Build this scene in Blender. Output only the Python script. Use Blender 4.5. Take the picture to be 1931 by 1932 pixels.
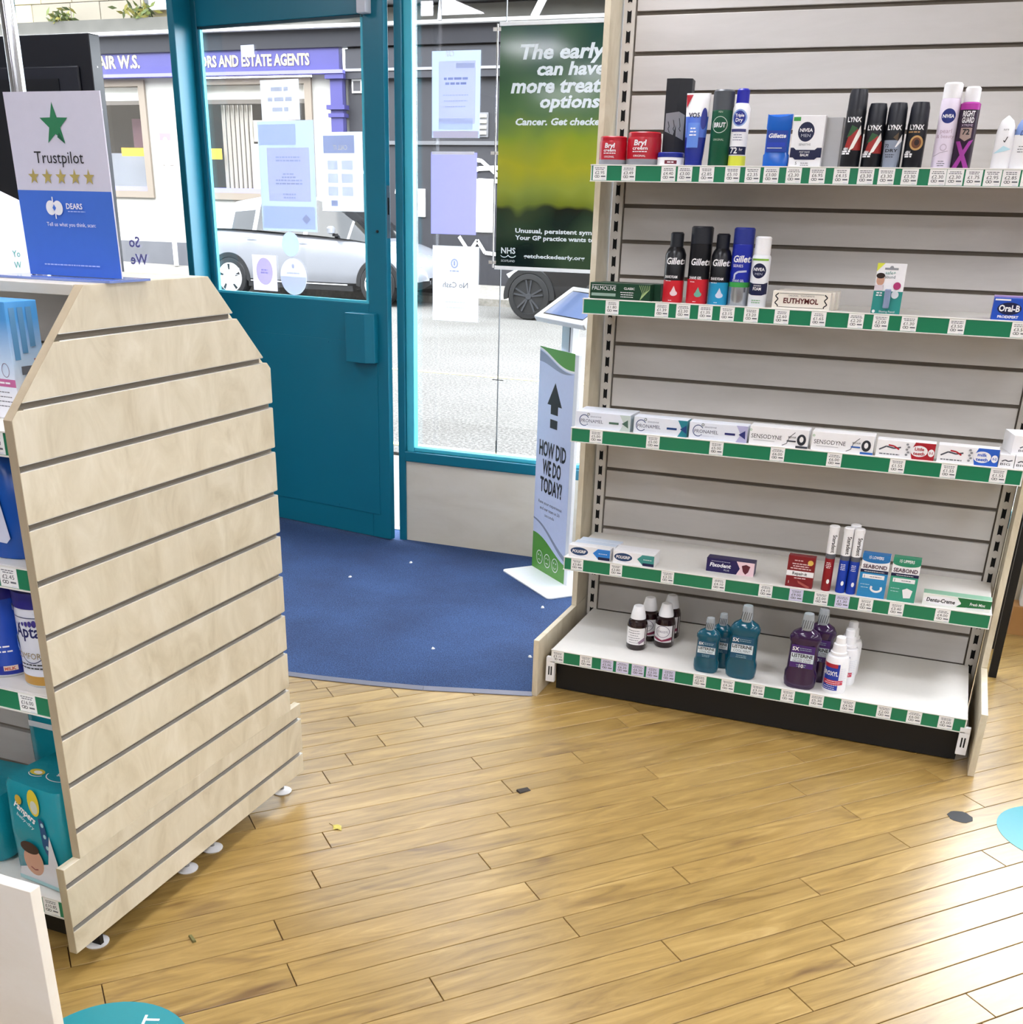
import bpy, bmesh, math, random
from mathutils import Vector, Matrix
random.seed(7)
for o in list(bpy.data.objects): bpy.data.objects.remove(o, do_unlink=True)
SC = bpy.context.scene; COL = SC.collection
R = math.radians

# ---------------------------------------------------------------- camera
cd = bpy.data.cameras.new('camera'); cam = bpy.data.objects.new('camera', cd); COL.objects.link(cam)
cd.sensor_fit = 'HORIZONTAL'; cd.sensor_width = 36.0; cd.lens = 2055.3/1931*36
cd.shift_x = (965.5-932.65)/1931; cd.shift_y = (1328.47-966)/1931
cd.clip_start = .05; cd.clip_end = 200
_yaw, _pit, _rol = -.3754, .425, .026
_f = Vector((math.sin(_yaw)*math.cos(_pit), math.cos(_yaw)*math.cos(_pit), -math.sin(_pit)))
_r = Vector((math.cos(_yaw), -math.sin(_yaw), 0)); _u = _r.cross(_f)
_r2 = math.cos(_rol)*_r+math.sin(_rol)*_u; _u2 = -math.sin(_rol)*_r+math.cos(_rol)*_u
cam.matrix_world = Matrix(((_r2.x, _u2.x, -_f.x, 0), (_r2.y, _u2.y, -_f.y, 0), (_r2.z, _u2.z, -_f.z, 1.4251), (0, 0, 0, 1)))
SC.camera = cam
# ---------------------------------------------------------------- world, sun, exposure
W = bpy.data.worlds.new('overcast_sky'); SC.world = W; W.use_nodes = True
_bg = W.node_tree.nodes['Background']; _bg.inputs[0].default_value = (.86, .93, 1, 1); _bg.inputs[1].default_value = 9.0
sl = bpy.data.lights.new('sun', 'SUN'); sl.energy = 1.0; sl.angle = R(30); sl.color = (1, .95, .86)
sun = bpy.data.objects.new('sun', sl); COL.objects.link(sun); sun.rotation_euler = (R(48), 0, R(-25))
SC.view_settings.view_transform = 'Standard'; SC.view_settings.look = 'None'; SC.view_settings.gamma = 1
SC.view_settings.use_curve_mapping = False; SC.view_settings.exposure = 0.55
LED = 18.0   # emission of the ceiling light panels

# ---------------------------------------------------------------- materials
def lin(h):
    h = h.lstrip('#'); c = [int(h[i:i+2], 16)/255 for i in (0, 2, 4)]
    return tuple(v/12.92 if v <= .04045 else ((v+.055)/1.055)**2.4 for v in c)+(1,)
_mc = {}
def mat(hexc, rough=.5, metal=0., var=.05, scale=60., trans=0., emit=0., coat=0., bump=0., bscale=None, ior=1.45, alpha=None):
    key = (hexc, rough, metal, var, scale, trans, emit, coat, bump, bscale)
    if key in _mc: return _mc[key]
    m = bpy.data.materials.new('mat_'+hexc.strip('#')); m.use_nodes = True
    nt = m.node_tree; b = nt.nodes['Principled BSDF']; c = lin(hexc)
    b.inputs['Roughness'].default_value = rough; b.inputs['Metallic'].default_value = metal
    b.inputs['Transmission Weight'].default_value = trans; b.inputs['IOR'].default_value = ior
    b.inputs['Coat Weight'].default_value = coat
    tc = nt.nodes.new('ShaderNodeTexCoord'); nz = nt.nodes.new('ShaderNodeTexNoise')
    nz.inputs['Scale'].default_value = scale; nz.inputs['Detail'].default_value = 3
    nt.links.new(tc.outputs['Object'], nz.inputs['Vector'])
    mx = nt.nodes.new('ShaderNodeMix'); mx.data_type = 'RGBA'
    mx.inputs[6].default_value = tuple(v*(1-var) for v in c[:3])+(1,); mx.inputs[7].default_value = tuple(min(1, v*(1+var)) for v in c[:3])+(1,)
    nt.links.new(nz.outputs['Fac'], mx.inputs[0]); nt.links.new(mx.outputs[2], b.inputs['Base Color'])
    if emit:
        b.inputs['Emission Color'].default_value = c; b.inputs['Emission Strength'].default_value = emit
    if bump:
        bp = nt.nodes.new('ShaderNodeBump'); bp.inputs['Strength'].default_value = bump; bp.inputs['Distance'].default_value = .01
        n2 = nt.nodes.new('ShaderNodeTexNoise'); n2.inputs['Scale'].default_value = bscale or scale; n2.inputs['Detail'].default_value = 4
        nt.links.new(tc.outputs['Object'], n2.inputs['Vector']); nt.links.new(n2.outputs['Fac'], bp.inputs['Height']); nt.links.new(bp.outputs['Normal'], b.inputs['Normal'])
    _mc[key] = m; return m
def ramp(nt, stops):
    r = nt.nodes.new('ShaderNodeValToRGB'); e = r.color_ramp.elements
    e[0].position, e[0].color = stops[0][0], lin(stops[0][1]); e[1].position, e[1].color = stops[-1][0], lin(stops[-1][1])
    for p, h in stops[1:-1]: q = e.new(p); q.color = lin(h)
    return r
def wood(name, stops, stretch=(1, 14, 14), scale=3., rough=.45, rnd=True, dist=1.2, spec=.5, knots=None, val=.14, coat=0.):
    m = bpy.data.materials.new(name); m.use_nodes = True; nt = m.node_tree; b = nt.nodes['Principled BSDF']; L = nt.links.new
    tc = nt.nodes.new('ShaderNodeTexCoord'); mp = nt.nodes.new('ShaderNodeMapping'); mp.inputs['Scale'].default_value = stretch
    oi = nt.nodes.new('ShaderNodeObjectInfo'); cm = nt.nodes.new('ShaderNodeCombineXYZ'); mu = nt.nodes.new('ShaderNodeMath'); mu.operation = 'MULTIPLY'; mu.inputs[1].default_value = 37.
    L(oi.outputs['Random'], mu.inputs[0])
    for i in range(3): L(mu.outputs[0], cm.inputs[i])
    L(tc.outputs['Object'], mp.inputs['Vector'])
    ad = nt.nodes.new('ShaderNodeVectorMath'); L(mp.outputs[0], ad.inputs[0])
    if rnd: L(cm.outputs[0], ad.inputs[1])
    nz = nt.nodes.new('ShaderNodeTexNoise'); nz.inputs['Scale'].default_value = scale; nz.inputs['Detail'].default_value = 7; nz.inputs['Roughness'].default_value = .62; nz.inputs['Distortion'].default_value = dist
    L(ad.outputs[0], nz.inputs['Vector'])
    r = ramp(nt, stops); L(nz.outputs['Fac'], r.inputs[0])
    hs = nt.nodes.new('ShaderNodeHueSaturation'); L(r.outputs[0], hs.inputs['Color'])
    mr = nt.nodes.new('ShaderNodeMapRange'); mr.inputs['To Min'].default_value = 1-val; mr.inputs['To Max'].default_value = 1+val*.6
    L(oi.outputs['Random'], mr.inputs['Value'])
    if rnd: L(mr.outputs[0], hs.inputs['Value'])
    out = hs.outputs[0]
    if knots:
        n2 = nt.nodes.new('ShaderNodeTexNoise'); n2.inputs['Scale'].default_value = 5.5; n2.inputs['Detail'].default_value = 3; n2.inputs['Distortion'].default_value = .8
        mp2 = nt.nodes.new('ShaderNodeMapping'); mp2.inputs['Scale'].default_value = (.55, 1.9, 1.); L(tc.outputs['Object'], mp2.inputs['Vector'])
        a2 = nt.nodes.new('ShaderNodeVectorMath'); L(mp2.outputs[0], a2.inputs[0]); L(cm.outputs[0], a2.inputs[1]); L(a2.outputs[0], n2.inputs['Vector'])
        r2 = ramp(nt, [(.62, '#000000'), (.80, '#ffffff')]); L(n2.outputs['Fac'], r2.inputs[0])
        mx = nt.nodes.new('ShaderNodeMix'); mx.data_type = 'RGBA'; mx.inputs[7].default_value = lin(knots); L(r2.outputs[0], mx.inputs[0]); L(out, mx.inputs[6]); out = mx.outputs[2]
    L(out, b.inputs['Base Color']); b.inputs['Roughness'].default_value = rough; b.inputs['Specular IOR Level'].default_value = spec; b.inputs['Coat Weight'].default_value = coat; b.inputs['Coat Roughness'].default_value = .3
    bp = nt.nodes.new('ShaderNodeBump'); bp.inputs['Strength'].default_value = .08; bp.inputs['Distance'].default_value = .002
    L(nz.outputs['Fac'], bp.inputs['Height']); L(bp.outputs['Normal'], b.inputs['Normal'])
    return m
def glassmat(name, tint='#ffffff', refl=1.0):
    m = bpy.data.materials.new(name); m.use_nodes = True; nt = m.node_tree; nt.nodes.remove(nt.nodes['Principled BSDF'])
    L = nt.links.new; t = nt.nodes.new('ShaderNodeBsdfTransparent'); t.inputs[0].default_value = lin(tint)
    g = nt.nodes.new('ShaderNodeBsdfGlossy'); g.inputs['Roughness'].default_value = .01
    fr = nt.nodes.new('ShaderNodeFresnel'); ge = nt.nodes.new('ShaderNodeNewGeometry'); mr = nt.nodes.new('ShaderNodeMapRange'); mr.inputs['To Min'].default_value = 1.5; mr.inputs['To Max'].default_value = 1/1.5; L(ge.outputs['Backfacing'], mr.inputs['Value']); L(mr.outputs[0], fr.inputs['IOR'])
    mx = nt.nodes.new('ShaderNodeMixShader'); L(fr.outputs[0], mx.inputs[0]); L(t.outputs[0], mx.inputs[1]); L(g.outputs[0], mx.inputs[2])
    L(mx.outputs[0], nt.nodes['Material Output'].inputs[0]); return m
def speckle(name, a, b_, scale, rough=.9, bump=.3, mid=None, big=None):
    m = bpy.data.materials.new(name); m.use_nodes = True; nt = m.node_tree; b = nt.nodes['Principled BSDF']; L = nt.links.new
    tc = nt.nodes.new('ShaderNodeTexCoord'); nz = nt.nodes.new('ShaderNodeTexNoise'); nz.inputs['Scale'].default_value = scale; nz.inputs['Detail'].default_value = 4; nz.inputs['Roughness'].default_value = .75
    L(tc.outputs['Object'], nz.inputs['Vector']); r = ramp(nt, [(.33, a), (.5, mid or a), (.68, b_)]); L(nz.outputs['Fac'], r.inputs[0]); out = r.outputs[0]
    if big:
        n2 = nt.nodes.new('ShaderNodeTexNoise'); n2.inputs['Scale'].default_value = big[0]; n2.inputs['Detail'].default_value = 3; L(tc.outputs['Object'], n2.inputs['Vector'])
        r2 = ramp(nt, [(.35, '#000000'), (.7, '#ffffff')]); L(n2.outputs['Fac'], r2.inputs[0])
        mx = nt.nodes.new('ShaderNodeMix'); mx.data_type = 'RGBA'; mx.blend_type = 'MULTIPLY'; mx.inputs[7].default_value = lin(big[1]); L(r2.outputs[0], mx.inputs[0]); L(out, mx.inputs[6]); out = mx.outputs[2]
    L(out, b.inputs['Base Color']); b.inputs['Roughness'].default_value = rough
    bp = nt.nodes.new('ShaderNodeBump'); bp.inputs['Strength'].default_value = bump; bp.inputs['Distance'].default_value = .004; L(nz.outputs['Fac'], bp.inputs['Height']); L(bp.outputs['Normal'], b.inputs['Normal'])
    return m
MAPLE = wood('maple_laminate', [(.25, '#bdb094'), (.45, '#cfc4aa'), (.6, '#d8ceb6'), (.78, '#e1d9c5')], (6, 5, 2.6), 2.4, .42, dist=.9, val=.05)
MAPLE_X = wood('maple_laminate_x', [(.25, '#cfc7b6'), (.5, '#d8d1c1'), (.75, '#ded8ca')], (1.6, 14, 5), 1.6, .45, dist=.6, val=.04)
SLATW = wood('pale_slat_laminate', [(.25, '#b9b5b0'), (.5, '#c4c0bb'), (.75, '#cdc9c5')], (1.2, 14, 6), 1.4, .45, dist=.5, val=.03)
LIT_MAPLE = wood('lit_maple_board', [(.25, '#ebe1cf'), (.5, '#f2ebdc'), (.75, '#f6f1e6')], (2, 9, 4), 1.5, .4, dist=.6, val=.02)  # lighter copy of the maple with room light put into its colour
EDGE = wood('maple_edge', [(.3, '#a3937a'), (.7, '#b8a98d')], (6, 6, 1.5), 2, .5, dist=.4, val=.03)
OAK = wood('oak_vinyl_plank', [(.2, '#715629'), (.4, '#93753c'), (.6, '#a98a4d'), (.8, '#bfa267')], (1.3, 11, 1), 2.6, .32, dist=1.6, knots='#56381c', val=.08, spec=.5, coat=.55)
CARPET = speckle('blue_carpet', '#0f2146', '#40628f', 260, .95, .6, '#213d6a', big=(3., '#c4cad4'))
ROAD = speckle('road_chippings', '#2a2928', '#8b8988', 45, .9, .5, '#55534f', big=(.5, '#d9d6d2'))
PAVE = speckle('pavement', '#67645f', '#84807a', 12, .9, .2, '#757169')
GLASS = glassmat('clear_glass')
WHITE = mat('#e9e9ea', .4, var=.02); STEELW = mat('#e4e2dc', .38, var=.03); BLACK = mat('#0b0b0c', .5); INK = mat('#15161a', .55, var=.02)
TEAL = mat('#0b6b82', .35, var=.05, scale=6); TEAL_LIT = mat('#45b4ca', .35, var=.05, scale=6); TEAL_SHADE = mat('#06303e', .5)  # paler teal puts window light into bead colour, dark teal is its shaded copy
GREEN = mat('#1d7a55', .3, var=.05, scale=12); PAPER = mat('#f3f3f1', .6, var=.015); LILAC = mat('#d8d5ee', .6, var=.015)
GREYINK = mat('#6a6c72', .6); SLOT = mat('#060606', .9); UPR = mat('#c9c4bb', .42, var=.03)
CHROME = mat('#d8dadd', .12, metal=1, var=.02); ALU = mat('#d9d6cf', .35, metal=.6, var=.03); STEEL = mat('#9ea1a4', .3, metal=.9)

# ---------------------------------------------------------------- mesh helpers
class MB:
    def __init__(s): s.v = []; s.f = []; s.m = []; s.mats = []
    def mi(s, m):
        if m not in s.mats: s.mats.append(m)
        return s.mats.index(m)
    def add(s, vs, fs, m):
        n = len(s.v); s.v += [tuple(v) for v in vs]; i = s.mi(m)
        for f in fs: s.f.append(tuple(n+k for k in f)); s.m.append(i)
    def box(s, x0, x1, y0, y1, z0, z1, m):
        s.add([(x, y, z) for z in (z0, z1) for y in (y0, y1) for x in (x0, x1)], [(0, 2, 3, 1), (4, 5, 7, 6), (0, 1, 5, 4), (2, 6, 7, 3), (0, 4, 6, 2), (1, 3, 7, 5)], m)
    def prism(s, pts, a0, a1, axis, m, cap=None):
        n = len(pts)
        def P(p, a): return {'X': (a, p[0], p[1]), 'Y': (p[0], a, p[1]), 'Z': (p[0], p[1], a)}[axis]
        vs = [P(p, a0) for p in pts]+[P(p, a1) for p in pts]
        s.add(vs, [tuple(range(n))[::-1], tuple(range(n, 2*n))], cap or m); k = len(s.v)-2*n; i = s.mi(m)
        for j in range(n): s.f.append((k+j, k+(j+1) % n, k+n+(j+1) % n, k+n+j)); s.m.append(i)
    def lathe(s, prof, c=(0, 0, 0), n=28, sx=1., sy=1., cap=True):
        # prof: (r, z, mat of the segment that follows)
        k = len(s.v)
        for r, z, _ in prof:
            for j in range(n):
                a = 2*math.pi*j/n; s.v.append((c[0]+r*sx*math.cos(a), c[1]+r*sy*math.sin(a), c[2]+z))
        for i in range(len(prof)-1):
            q = s.mi(prof[i][2])
            for j in range(n): s.f.append((k+i*n+j, k+i*n+(j+1) % n, k+(i+1)*n+(j+1) % n, k+(i+1)*n+j)); s.m.append(q)
        if cap:
            s.f.append(tuple(k+j for j in range(n))[::-1]); s.m.append(s.mi(prof[0][2]))
            t = k+(len(prof)-1)*n; s.f.append(tuple(t+j for j in range(n))); s.m.append(s.mi(prof[-2][2]))
    def loft(s, rings, m, close=True, cap=True, fm=None):
        k = len(s.v); n = len(rings[0])
        for r in rings: s.v += [tuple(p) for p in r]
        for i in range(len(rings)-1):
            for j in range(n if close else n-1):
                s.f.append((k+i*n+j, k+i*n+(j+1) % n, k+(i+1)*n+(j+1) % n, k+(i+1)*n+j)); s.m.append(s.mi(fm(i, j) if fm else m))
        if cap:
            s.f.append(tuple(k+j for j in range(n))[::-1]); s.f.append(tuple(k+(len(rings)-1)*n+j for j in range(n))); s.m += [s.mi(m)]*2
    def tube(s, path, r, m, n=10):
        rings = []
        for i, p in enumerate(path):
            p = Vector(p); d = (Vector(path[min(i+1, len(path)-1)])-Vector(path[max(i-1, 0)])).normalized()
            a = d.cross(Vector((0, 0, 1)) if abs(d.z) < .9 else Vector((1, 0, 0))).normalized(); b = d.cross(a)
            rr = r[i] if isinstance(r, (list, tuple)) else r
            rings.append([p+rr*(math.cos(2*math.pi*j/n)*a+math.sin(2*math.pi*j/n)*b) for j in range(n)])
        s.loft(rings, m)
    def build(s, name, parent=None, smooth=False, bev=0., loc=None, rot=None, seg=2):
        me = bpy.data.meshes.new(name); me.from_pydata(s.v, [], s.f)
        for m in s.mats: me.materials.append(m)
        me.polygons.foreach_set('material_index', s.m)
        bm = bmesh.new(); bm.from_mesh(me); bmesh.ops.recalc_face_normals(bm, faces=bm.faces); bm.to_mesh(me); bm.free()
        o = bpy.data.objects.new(name, me); COL.objects.link(o)
        if smooth:
            me.polygons.foreach_set('use_smooth', [True]*len(me.polygons)); me.set_sharp_from_angle(angle=R(40))
        if bev:
            b = o.modifiers.new('bevel', 'BEVEL'); b.width = bev; b.segments = seg; b.limit_method = 'ANGLE'; b.angle_limit = R(35)
        if parent: o.parent = parent
        if loc: o.location = loc
        if rot is not None: o.rotation_euler = (0, 0, rot) if isinstance(rot, (int, float)) else rot
        return o
def tag(o, label=None, cat=None, group=None, kind=None):
    for k, v in (('label', label), ('category', cat), ('group', group), ('kind', kind)):
        if v: o[k] = v
    return o
def empty(name, loc=(0, 0, 0), rz=0, label=None, cat=None, group=None, kind=None, parent=None):
    o = bpy.data.objects.new(name, None); COL.objects.link(o); o.location = loc; o.rotation_euler = (0, 0, rz); o.empty_display_size = .05
    if parent: o.parent = parent
    return tag(o, label, cat, group, kind)
def box(name, x0, x1, y0, y1, z0, z1, m, parent=None, bev=0.):
    b = MB(); b.box(x0, x1, y0, y1, z0, z1, m); return b.build(name, parent, bev=bev)
def struct(o): o['kind'] = 'structure'; return o
# --- text as flat outlines
_tc = {}
def text2d(s, bold=0., shear=0., spacing=1.):
    key = (s, bold, shear, spacing)
    if key in _tc: return _tc[key]
    c = bpy.data.curves.new('t', 'FONT'); c.body = s; c.size = 1; c.offset = bold; c.shear = shear; c.resolution_u = 2; c.space_character = spacing; c.fill_mode = 'FRONT'
    o = bpy.data.objects.new('t', c); me = o.to_mesh()
    vs = [(v.co.x, v.co.y) for v in me.vertices]; fs = [tuple(p.vertices) for p in me.polygons]
    o.to_mesh_clear(); bpy.data.objects.remove(o); bpy.data.curves.remove(c)
    _tc[key] = (vs, fs); return _tc[key]
class Decal:
    """flat print laid on the front (-Y) of a shape: y = surf(u, v)"""
    def __init__(s, surf=None, curved=False, umax=None, eps=.00025): s.surf = surf or (lambda u, v: 0.); s.cur = curved; s.um = umax; s.mb = MB(); s.n = 0; s.eps = eps; s.hold = False
    def raw(s, vs, fs, m):
        if not s.hold: s.n += 1
        e = s.eps*s.n
        if s.cur or s.um:
            bm = bmesh.new(); bv = [bm.verts.new((x, y, 0)) for x, y in vs]
            for f in fs:
                try: bm.faces.new([bv[i] for i in f])
                except ValueError: pass
            us = [x for x, _ in vs]; a, b = min(us), max(us)
            if s.um:
                for sg in (-1, 1):
                    bmesh.ops.bisect_plane(bm, geom=bm.verts[:]+bm.edges[:]+bm.faces[:], plane_co=(sg*s.um, 0, 0), plane_no=(sg, 0, 0), clear_outer=True)
            if s.cur:
                st = .004; k = math.ceil(a/st)
                while k*st < b:
                    bmesh.ops.bisect_plane(bm, geom=bm.verts[:]+bm.edges[:]+bm.faces[:], plane_co=(k*st, 0, 0), plane_no=(1, 0, 0)); k += 1
            bm.verts.index_update(); vs = [(v.co.x, v.co.y) for v in bm.verts]; fs = [tuple(v.index for v in f.verts) for f in bm.faces]; bm.free()
        if fs: s.mb.add([(u, s.surf(u, v)-e, v) for u, v in vs], fs, m)
        return s
    def rect(s, u0, u1, v0, v1, m): return s.raw([(u0, v0), (u1, v0), (u1, v1), (u0, v1)], [(0, 1, 2, 3)], m)
    def poly(s, pts, m): return s.raw(pts, [tuple(range(len(pts)))], m)
    def ell(s, cu, cv, ru, rv, m, n=24, a0=0, a1=360): return s.poly([(cu+ru*math.cos(R(a0+(a1-a0)*i/n)), cv+rv*math.sin(R(a0+(a1-a0)*i/n))) for i in range(n+(a1-a0 < 360))], m)
    def ring(s, cu, cv, ru, rv, w, m, a0=0, a1=360, n=24):
        p = [(math.cos(R(a0+(a1-a0)*i/n)), math.sin(R(a0+(a1-a0)*i/n))) for i in range(n+1)]
        vs = [(cu+ru*x, cv+rv*y) for x, y in p]+[(cu+(ru-w)*x, cv+(rv-w)*y) for x, y in p]
        return s.raw(vs, [(i, i+1, n+2+i, n+1+i) for i in range(n)], m)
    def line(s, pts, w, m):
        h = s.hold
        if not h: s.n += 1
        s.hold = True
        for (a, b), (c, d) in zip(pts[:-1], pts[1:]):
            t = Vector((c-a, d-b)); n = Vector((-t.y, t.x)).normalized()*(w/2); s.raw([(a+n.x, b+n.y), (a-n.x, b-n.y), (c-n.x, d-n.y), (c+n.x, d+n.y)], [(0, 1, 2, 3)], m)
        s.hold = h; return s
    def star(s, cu, cv, r, m, sy=1.): return s.poly([(cu+(r if i % 2 == 0 else r*.4)*math.sin(R(36*i)), cv+sy*(r if i % 2 == 0 else r*.4)*math.cos(R(36*i))) for i in range(10)], m)
    def text(s, t, u, v, h, m, al='C', bold=.0, shear=0., w=None, mirror=False, rot=0, sp=1., sc=1.):
        vs, fs = text2d(t, bold, shear, sp)
        if not vs: return s
        k = h/.7; xs = [x for x, _ in vs]; a, b = min(xs), max(xs); kx = (w/(b-a)) if w else k*sc
        off = {'L': -a, 'C': -(a+b)/2, 'R': -b}[al]; q = []
        for x, y in vs:
            x = (x+off)*kx; y = y*k
            if mirror: x = -x
            if rot: x, y = x*math.cos(R(rot))-y*math.sin(R(rot)), x*math.sin(R(rot))+y*math.cos(R(rot))
            q.append((u+x, v+y))
        return s.raw(q, fs, m)
    def dashes(s, u, v, w, m, rows=2, dv=.004, h=.0016, al='C'):
        hd = s.hold
        if not hd: s.n += 1
        s.hold = True
        for i in range(rows):
            ww = w*random.uniform(.7, 1); x = u-ww/2 if al == 'C' else u
            e = x+ww
            while x < e-.0005:
                l = min(random.uniform(.003, .008)*max(1, h/.002), e-x); s.rect(x, x+l, v-i*dv, v-i*dv+h, m); x += l+.0012*max(1, h/.002)
        s.hold = hd; return s
    def build(s, parent, name='label_print', **k): return s.mb.build(name, parent, **k) if s.mb.f else None
def profr(prof):
    pts = sorted({z: r for r, z, _ in prof}.items())
    def f(z):
        if z <= pts[0][0]: return pts[0][1]
        for (a, ra), (b, rb) in zip(pts[:-1], pts[1:]):
            if a <= z <= b: return ra+(rb-ra)*(z-a)/(b-a+1e-9)
        return pts[-1][1]
    return f
def round_surf(prof, sx=1., sy=1.):
    f = profr(prof)
    return lambda u, v: -f(v)*sy*math.sqrt(max(0., 1-(u/(f(v)*sx+1e-6))**2))

# ================================================================ the room
ang = R(46.84); PD = Vector((math.cos(ang), math.sin(ang), 0)); PN = Vector((-math.sin(ang), math.cos(ang), 0))
floor = struct(box('floor', -6, 4, -7.5, 4.62, -.08, -.006, mat('#4a2f17', .7)))
EDGEPTS = [(-4.6, 2.5), (-3.4, 2.66), (-1.868, 2.862), (-1.764, 2.876), (-1.583, 2.908), (-1.409, 2.946), (-1.074, 3.052), (-.6, 3.2)]
def carpet_edge(x):
    for (a, b), (c, d) in zip(EDGEPTS[:-1], EDGEPTS[1:]):
        if a <= x <= c: return b+(d-b)*(x-a)/(c-a)
    return 9
PW, PL = .0788, .943
JT = {-8: .864, -6: .142, -4: .89, -3: .136, -2: .93, -1: .806, 0: .715, 1: .189, 2: .473, 3: .21, 4: .622, 5: .125, 6: .549, 7: .0, 8: .419, 9: .05, 10: .406, 11: .067, 12: .66, 13: .223, 14: .594, 16: .377, 18: .70}
pm = MB(); g = .0011; ch = .0008; x, y = PL/2-g, PW/2-g
pm.loft([[(-x, -y, -.006), (x, -y, -.006), (x, y, -.006), (-x, y, -.006)], [(-x, -y, -ch), (x, -y, -ch), (x, y, -ch), (-x, y, -ch)], [(-x+ch, -y+ch, 0), (x-ch, -y+ch, 0), (x-ch, y-ch, 0), (-x+ch, y-ch, 0)]], OAK)
plank0 = pm.build('plank', floor); first = True
for k in range(-24, 42):
    t0 = JT.get(k, random.uniform(0, PL))
    for j in range(-5, 7):
        t = t0+(j+.5)*PL; n = 2.6153-(k+.5)*PW; c = PD*t+PN*n
        if not (-2.3 < c.x < 1.5 and .75 < c.y < 4.45): continue
        if c.y > carpet_edge(c.x)+.75: continue
        if c.y < 1.1-.1*c.x and c.x > .9: continue
        if first: o = plank0; first = False
        else: o = bpy.data.objects.new('plank', plank0.data); COL.objects.link(o); o.parent = floor
        o.location = c; o.rotation_euler = (0, 0, ang)
b = MB(); b.prism(EDGEPTS[:-1]+[(-1.072, 3.052), (-1.072, 3.585), (-.6, 3.585), (-.6, 4.48), (-2.24, 4.48), (-2.24, 4.61), (-3.3, 4.61), (-3.3, 4.48), (-4.6, 4.48)], .0003, .007, 'Z', CARPET)
tag(b.build('carpet_mat'), 'dark blue cord entrance carpet inside the teal door', 'carpet')
b = MB(); pts = EDGEPTS[:-1]+[(-1.071, 3.053)]
for (a, c), (d, e) in zip(pts[:-1], pts[1:]):
    n = Vector((e-c, -(d-a))).normalized()*.018
    b.loft([[(a, c, .0005), (a, c, .010), (a+n.x, c+n.y, .003), (a+n.x, c+n.y, .0005)], [(d, e, .0005), (d, e, .010), (d+n.x, e+n.y, .003), (d+n.x, e+n.y, .0005)]], mat('#7d7f8c', .4, metal=.3))
tag(b.build('carpet_trim_strip'), 'thin grey metal edging strip between blue carpet and wooden floor', 'trim strip')
WALLM = mat('#a8a5a0', .8, scale=4)
struct(box('wall_left', -6.1, -6, -7.5, 4.62, -.08, 2.75, WALLM)); struct(box('wall_right', 4, 4.1, -7.5, 4.62, -.08, 2.75, WALLM))
struct(box('wall_back', -6.1, 4.1, -7.6, -7.5, -.08, 2.75, WALLM)); struct(box('ceiling', -6.1, 4.1, -7.6, 4.62, 2.75, 2.85, mat('#e6e4df', .85, scale=4)))
# ceiling light panels
EM = mat('#f6f7ff', .5, emit=LED, var=0)
lp = None
LP = [(x, y, .3) for x in (-1.15, 1.05, 3.0) for y in (3.3, 1.6, -.2, -2.2, -4.2, -6.2)]+[(-3.85, y, .3) for y in (3.0, .8, -1.4, -3.4)]+[(-4.9, -5.3, .38)]
for x, y, w in LP:
    t = empty('ceiling_light', (x, y, 2.75), label='square white ceiling light panel above the shop floor', cat='ceiling light', group='ceiling light panels')
    b = MB(); b.box(-w, w, -.3, .3, -.02, -.001, WHITE); b.build('frame', t); b = MB(); b.box(-w+.03, w-.03, -.27, .27, -.024, -.02, EM); b.build('diffuser', t)

# ---------------------------------------------------------------- shop front wall (interior face y = 4.472)
Y0, Y1 = 4.472, 4.60
struct(box('wall_front', -6.1, 4.1, Y0, 4.62, 2.42, 2.75, WALLM))
struct(box('wall_front_upper', -30, 20, 4.3, 4.62, 2.86, 8.5, mat('#6d675c', .85, scale=2))); struct(box('wall_front_outer_left', -30, -6.11, 4.3, 4.62, -.08, 2.86, mat('#6d675c', .85, scale=2))); struct(box('wall_front_outer_right', 4.11, 20, 4.3, 4.62, -.08, 2.86, mat('#6d675c', .85, scale=2)))
wp = struct(box('wall_front_panel', -2.235, 4.0, 4.482, 4.60, 0, .376, MAPLE_X))
struct(box('wall_front_left', -6.0, -3.335, 4.482, 4.60, 0, .376, MAPLE_X))
def frame_bar(name, x0, x1, z0, z1, par, y0=Y0, y1=Y1, m=TEAL, bev=.004): return box(name, x0, x1, y0, y1, z0, z1, m, par, bev)
w1 = struct(empty('window_1', (0, 0, 0)))
frame_bar('post', -2.263, -2.228, 0, 2.42, w1); frame_bar('glazing_bead', -2.228, -2.19, .418, 2.42, w1, 4.487, 4.53, TEAL_LIT); frame_bar('bottom_rail', -2.232, 4.0, .376, .421, w1)
frame_bar('sill_bead', -2.19, 4.0, .421, .440, w1, 4.487, 4.53, TEAL_LIT); frame_bar('post', 1.6, 1.66, .44, 2.42, w1)
frame_bar('head_rail', -2.232, 4.0, 2.36, 2.42, w1)
box('glass_pane', -2.19, -1.8085, 4.53, 4.536, .44, 2.36, GLASS, w1); box('glass_pane', -1.8065, 1.6, 4.53, 4.536, .44, 2.36, GLASS, w1); box('glass_pane', 1.66, 4.0, 4.53, 4.536, .44, 2.36, GLASS, w1)
box('pane_joint', -1.8085, -1.8065, 4.528, 4.538, .44, 2.36, mat('#3a3f44', .4), w1)
b = MB(); b.box(-1.832, -1.782, 4.5285, 4.5295, .757, .760, BLACK); b.box(-1.810, -1.805, 4.5285, 4.5295, .445, .50, BLACK); b.build('joint_clip', w1)
w2 = struct(empty('window_2', (0, 0, 0)))
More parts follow.
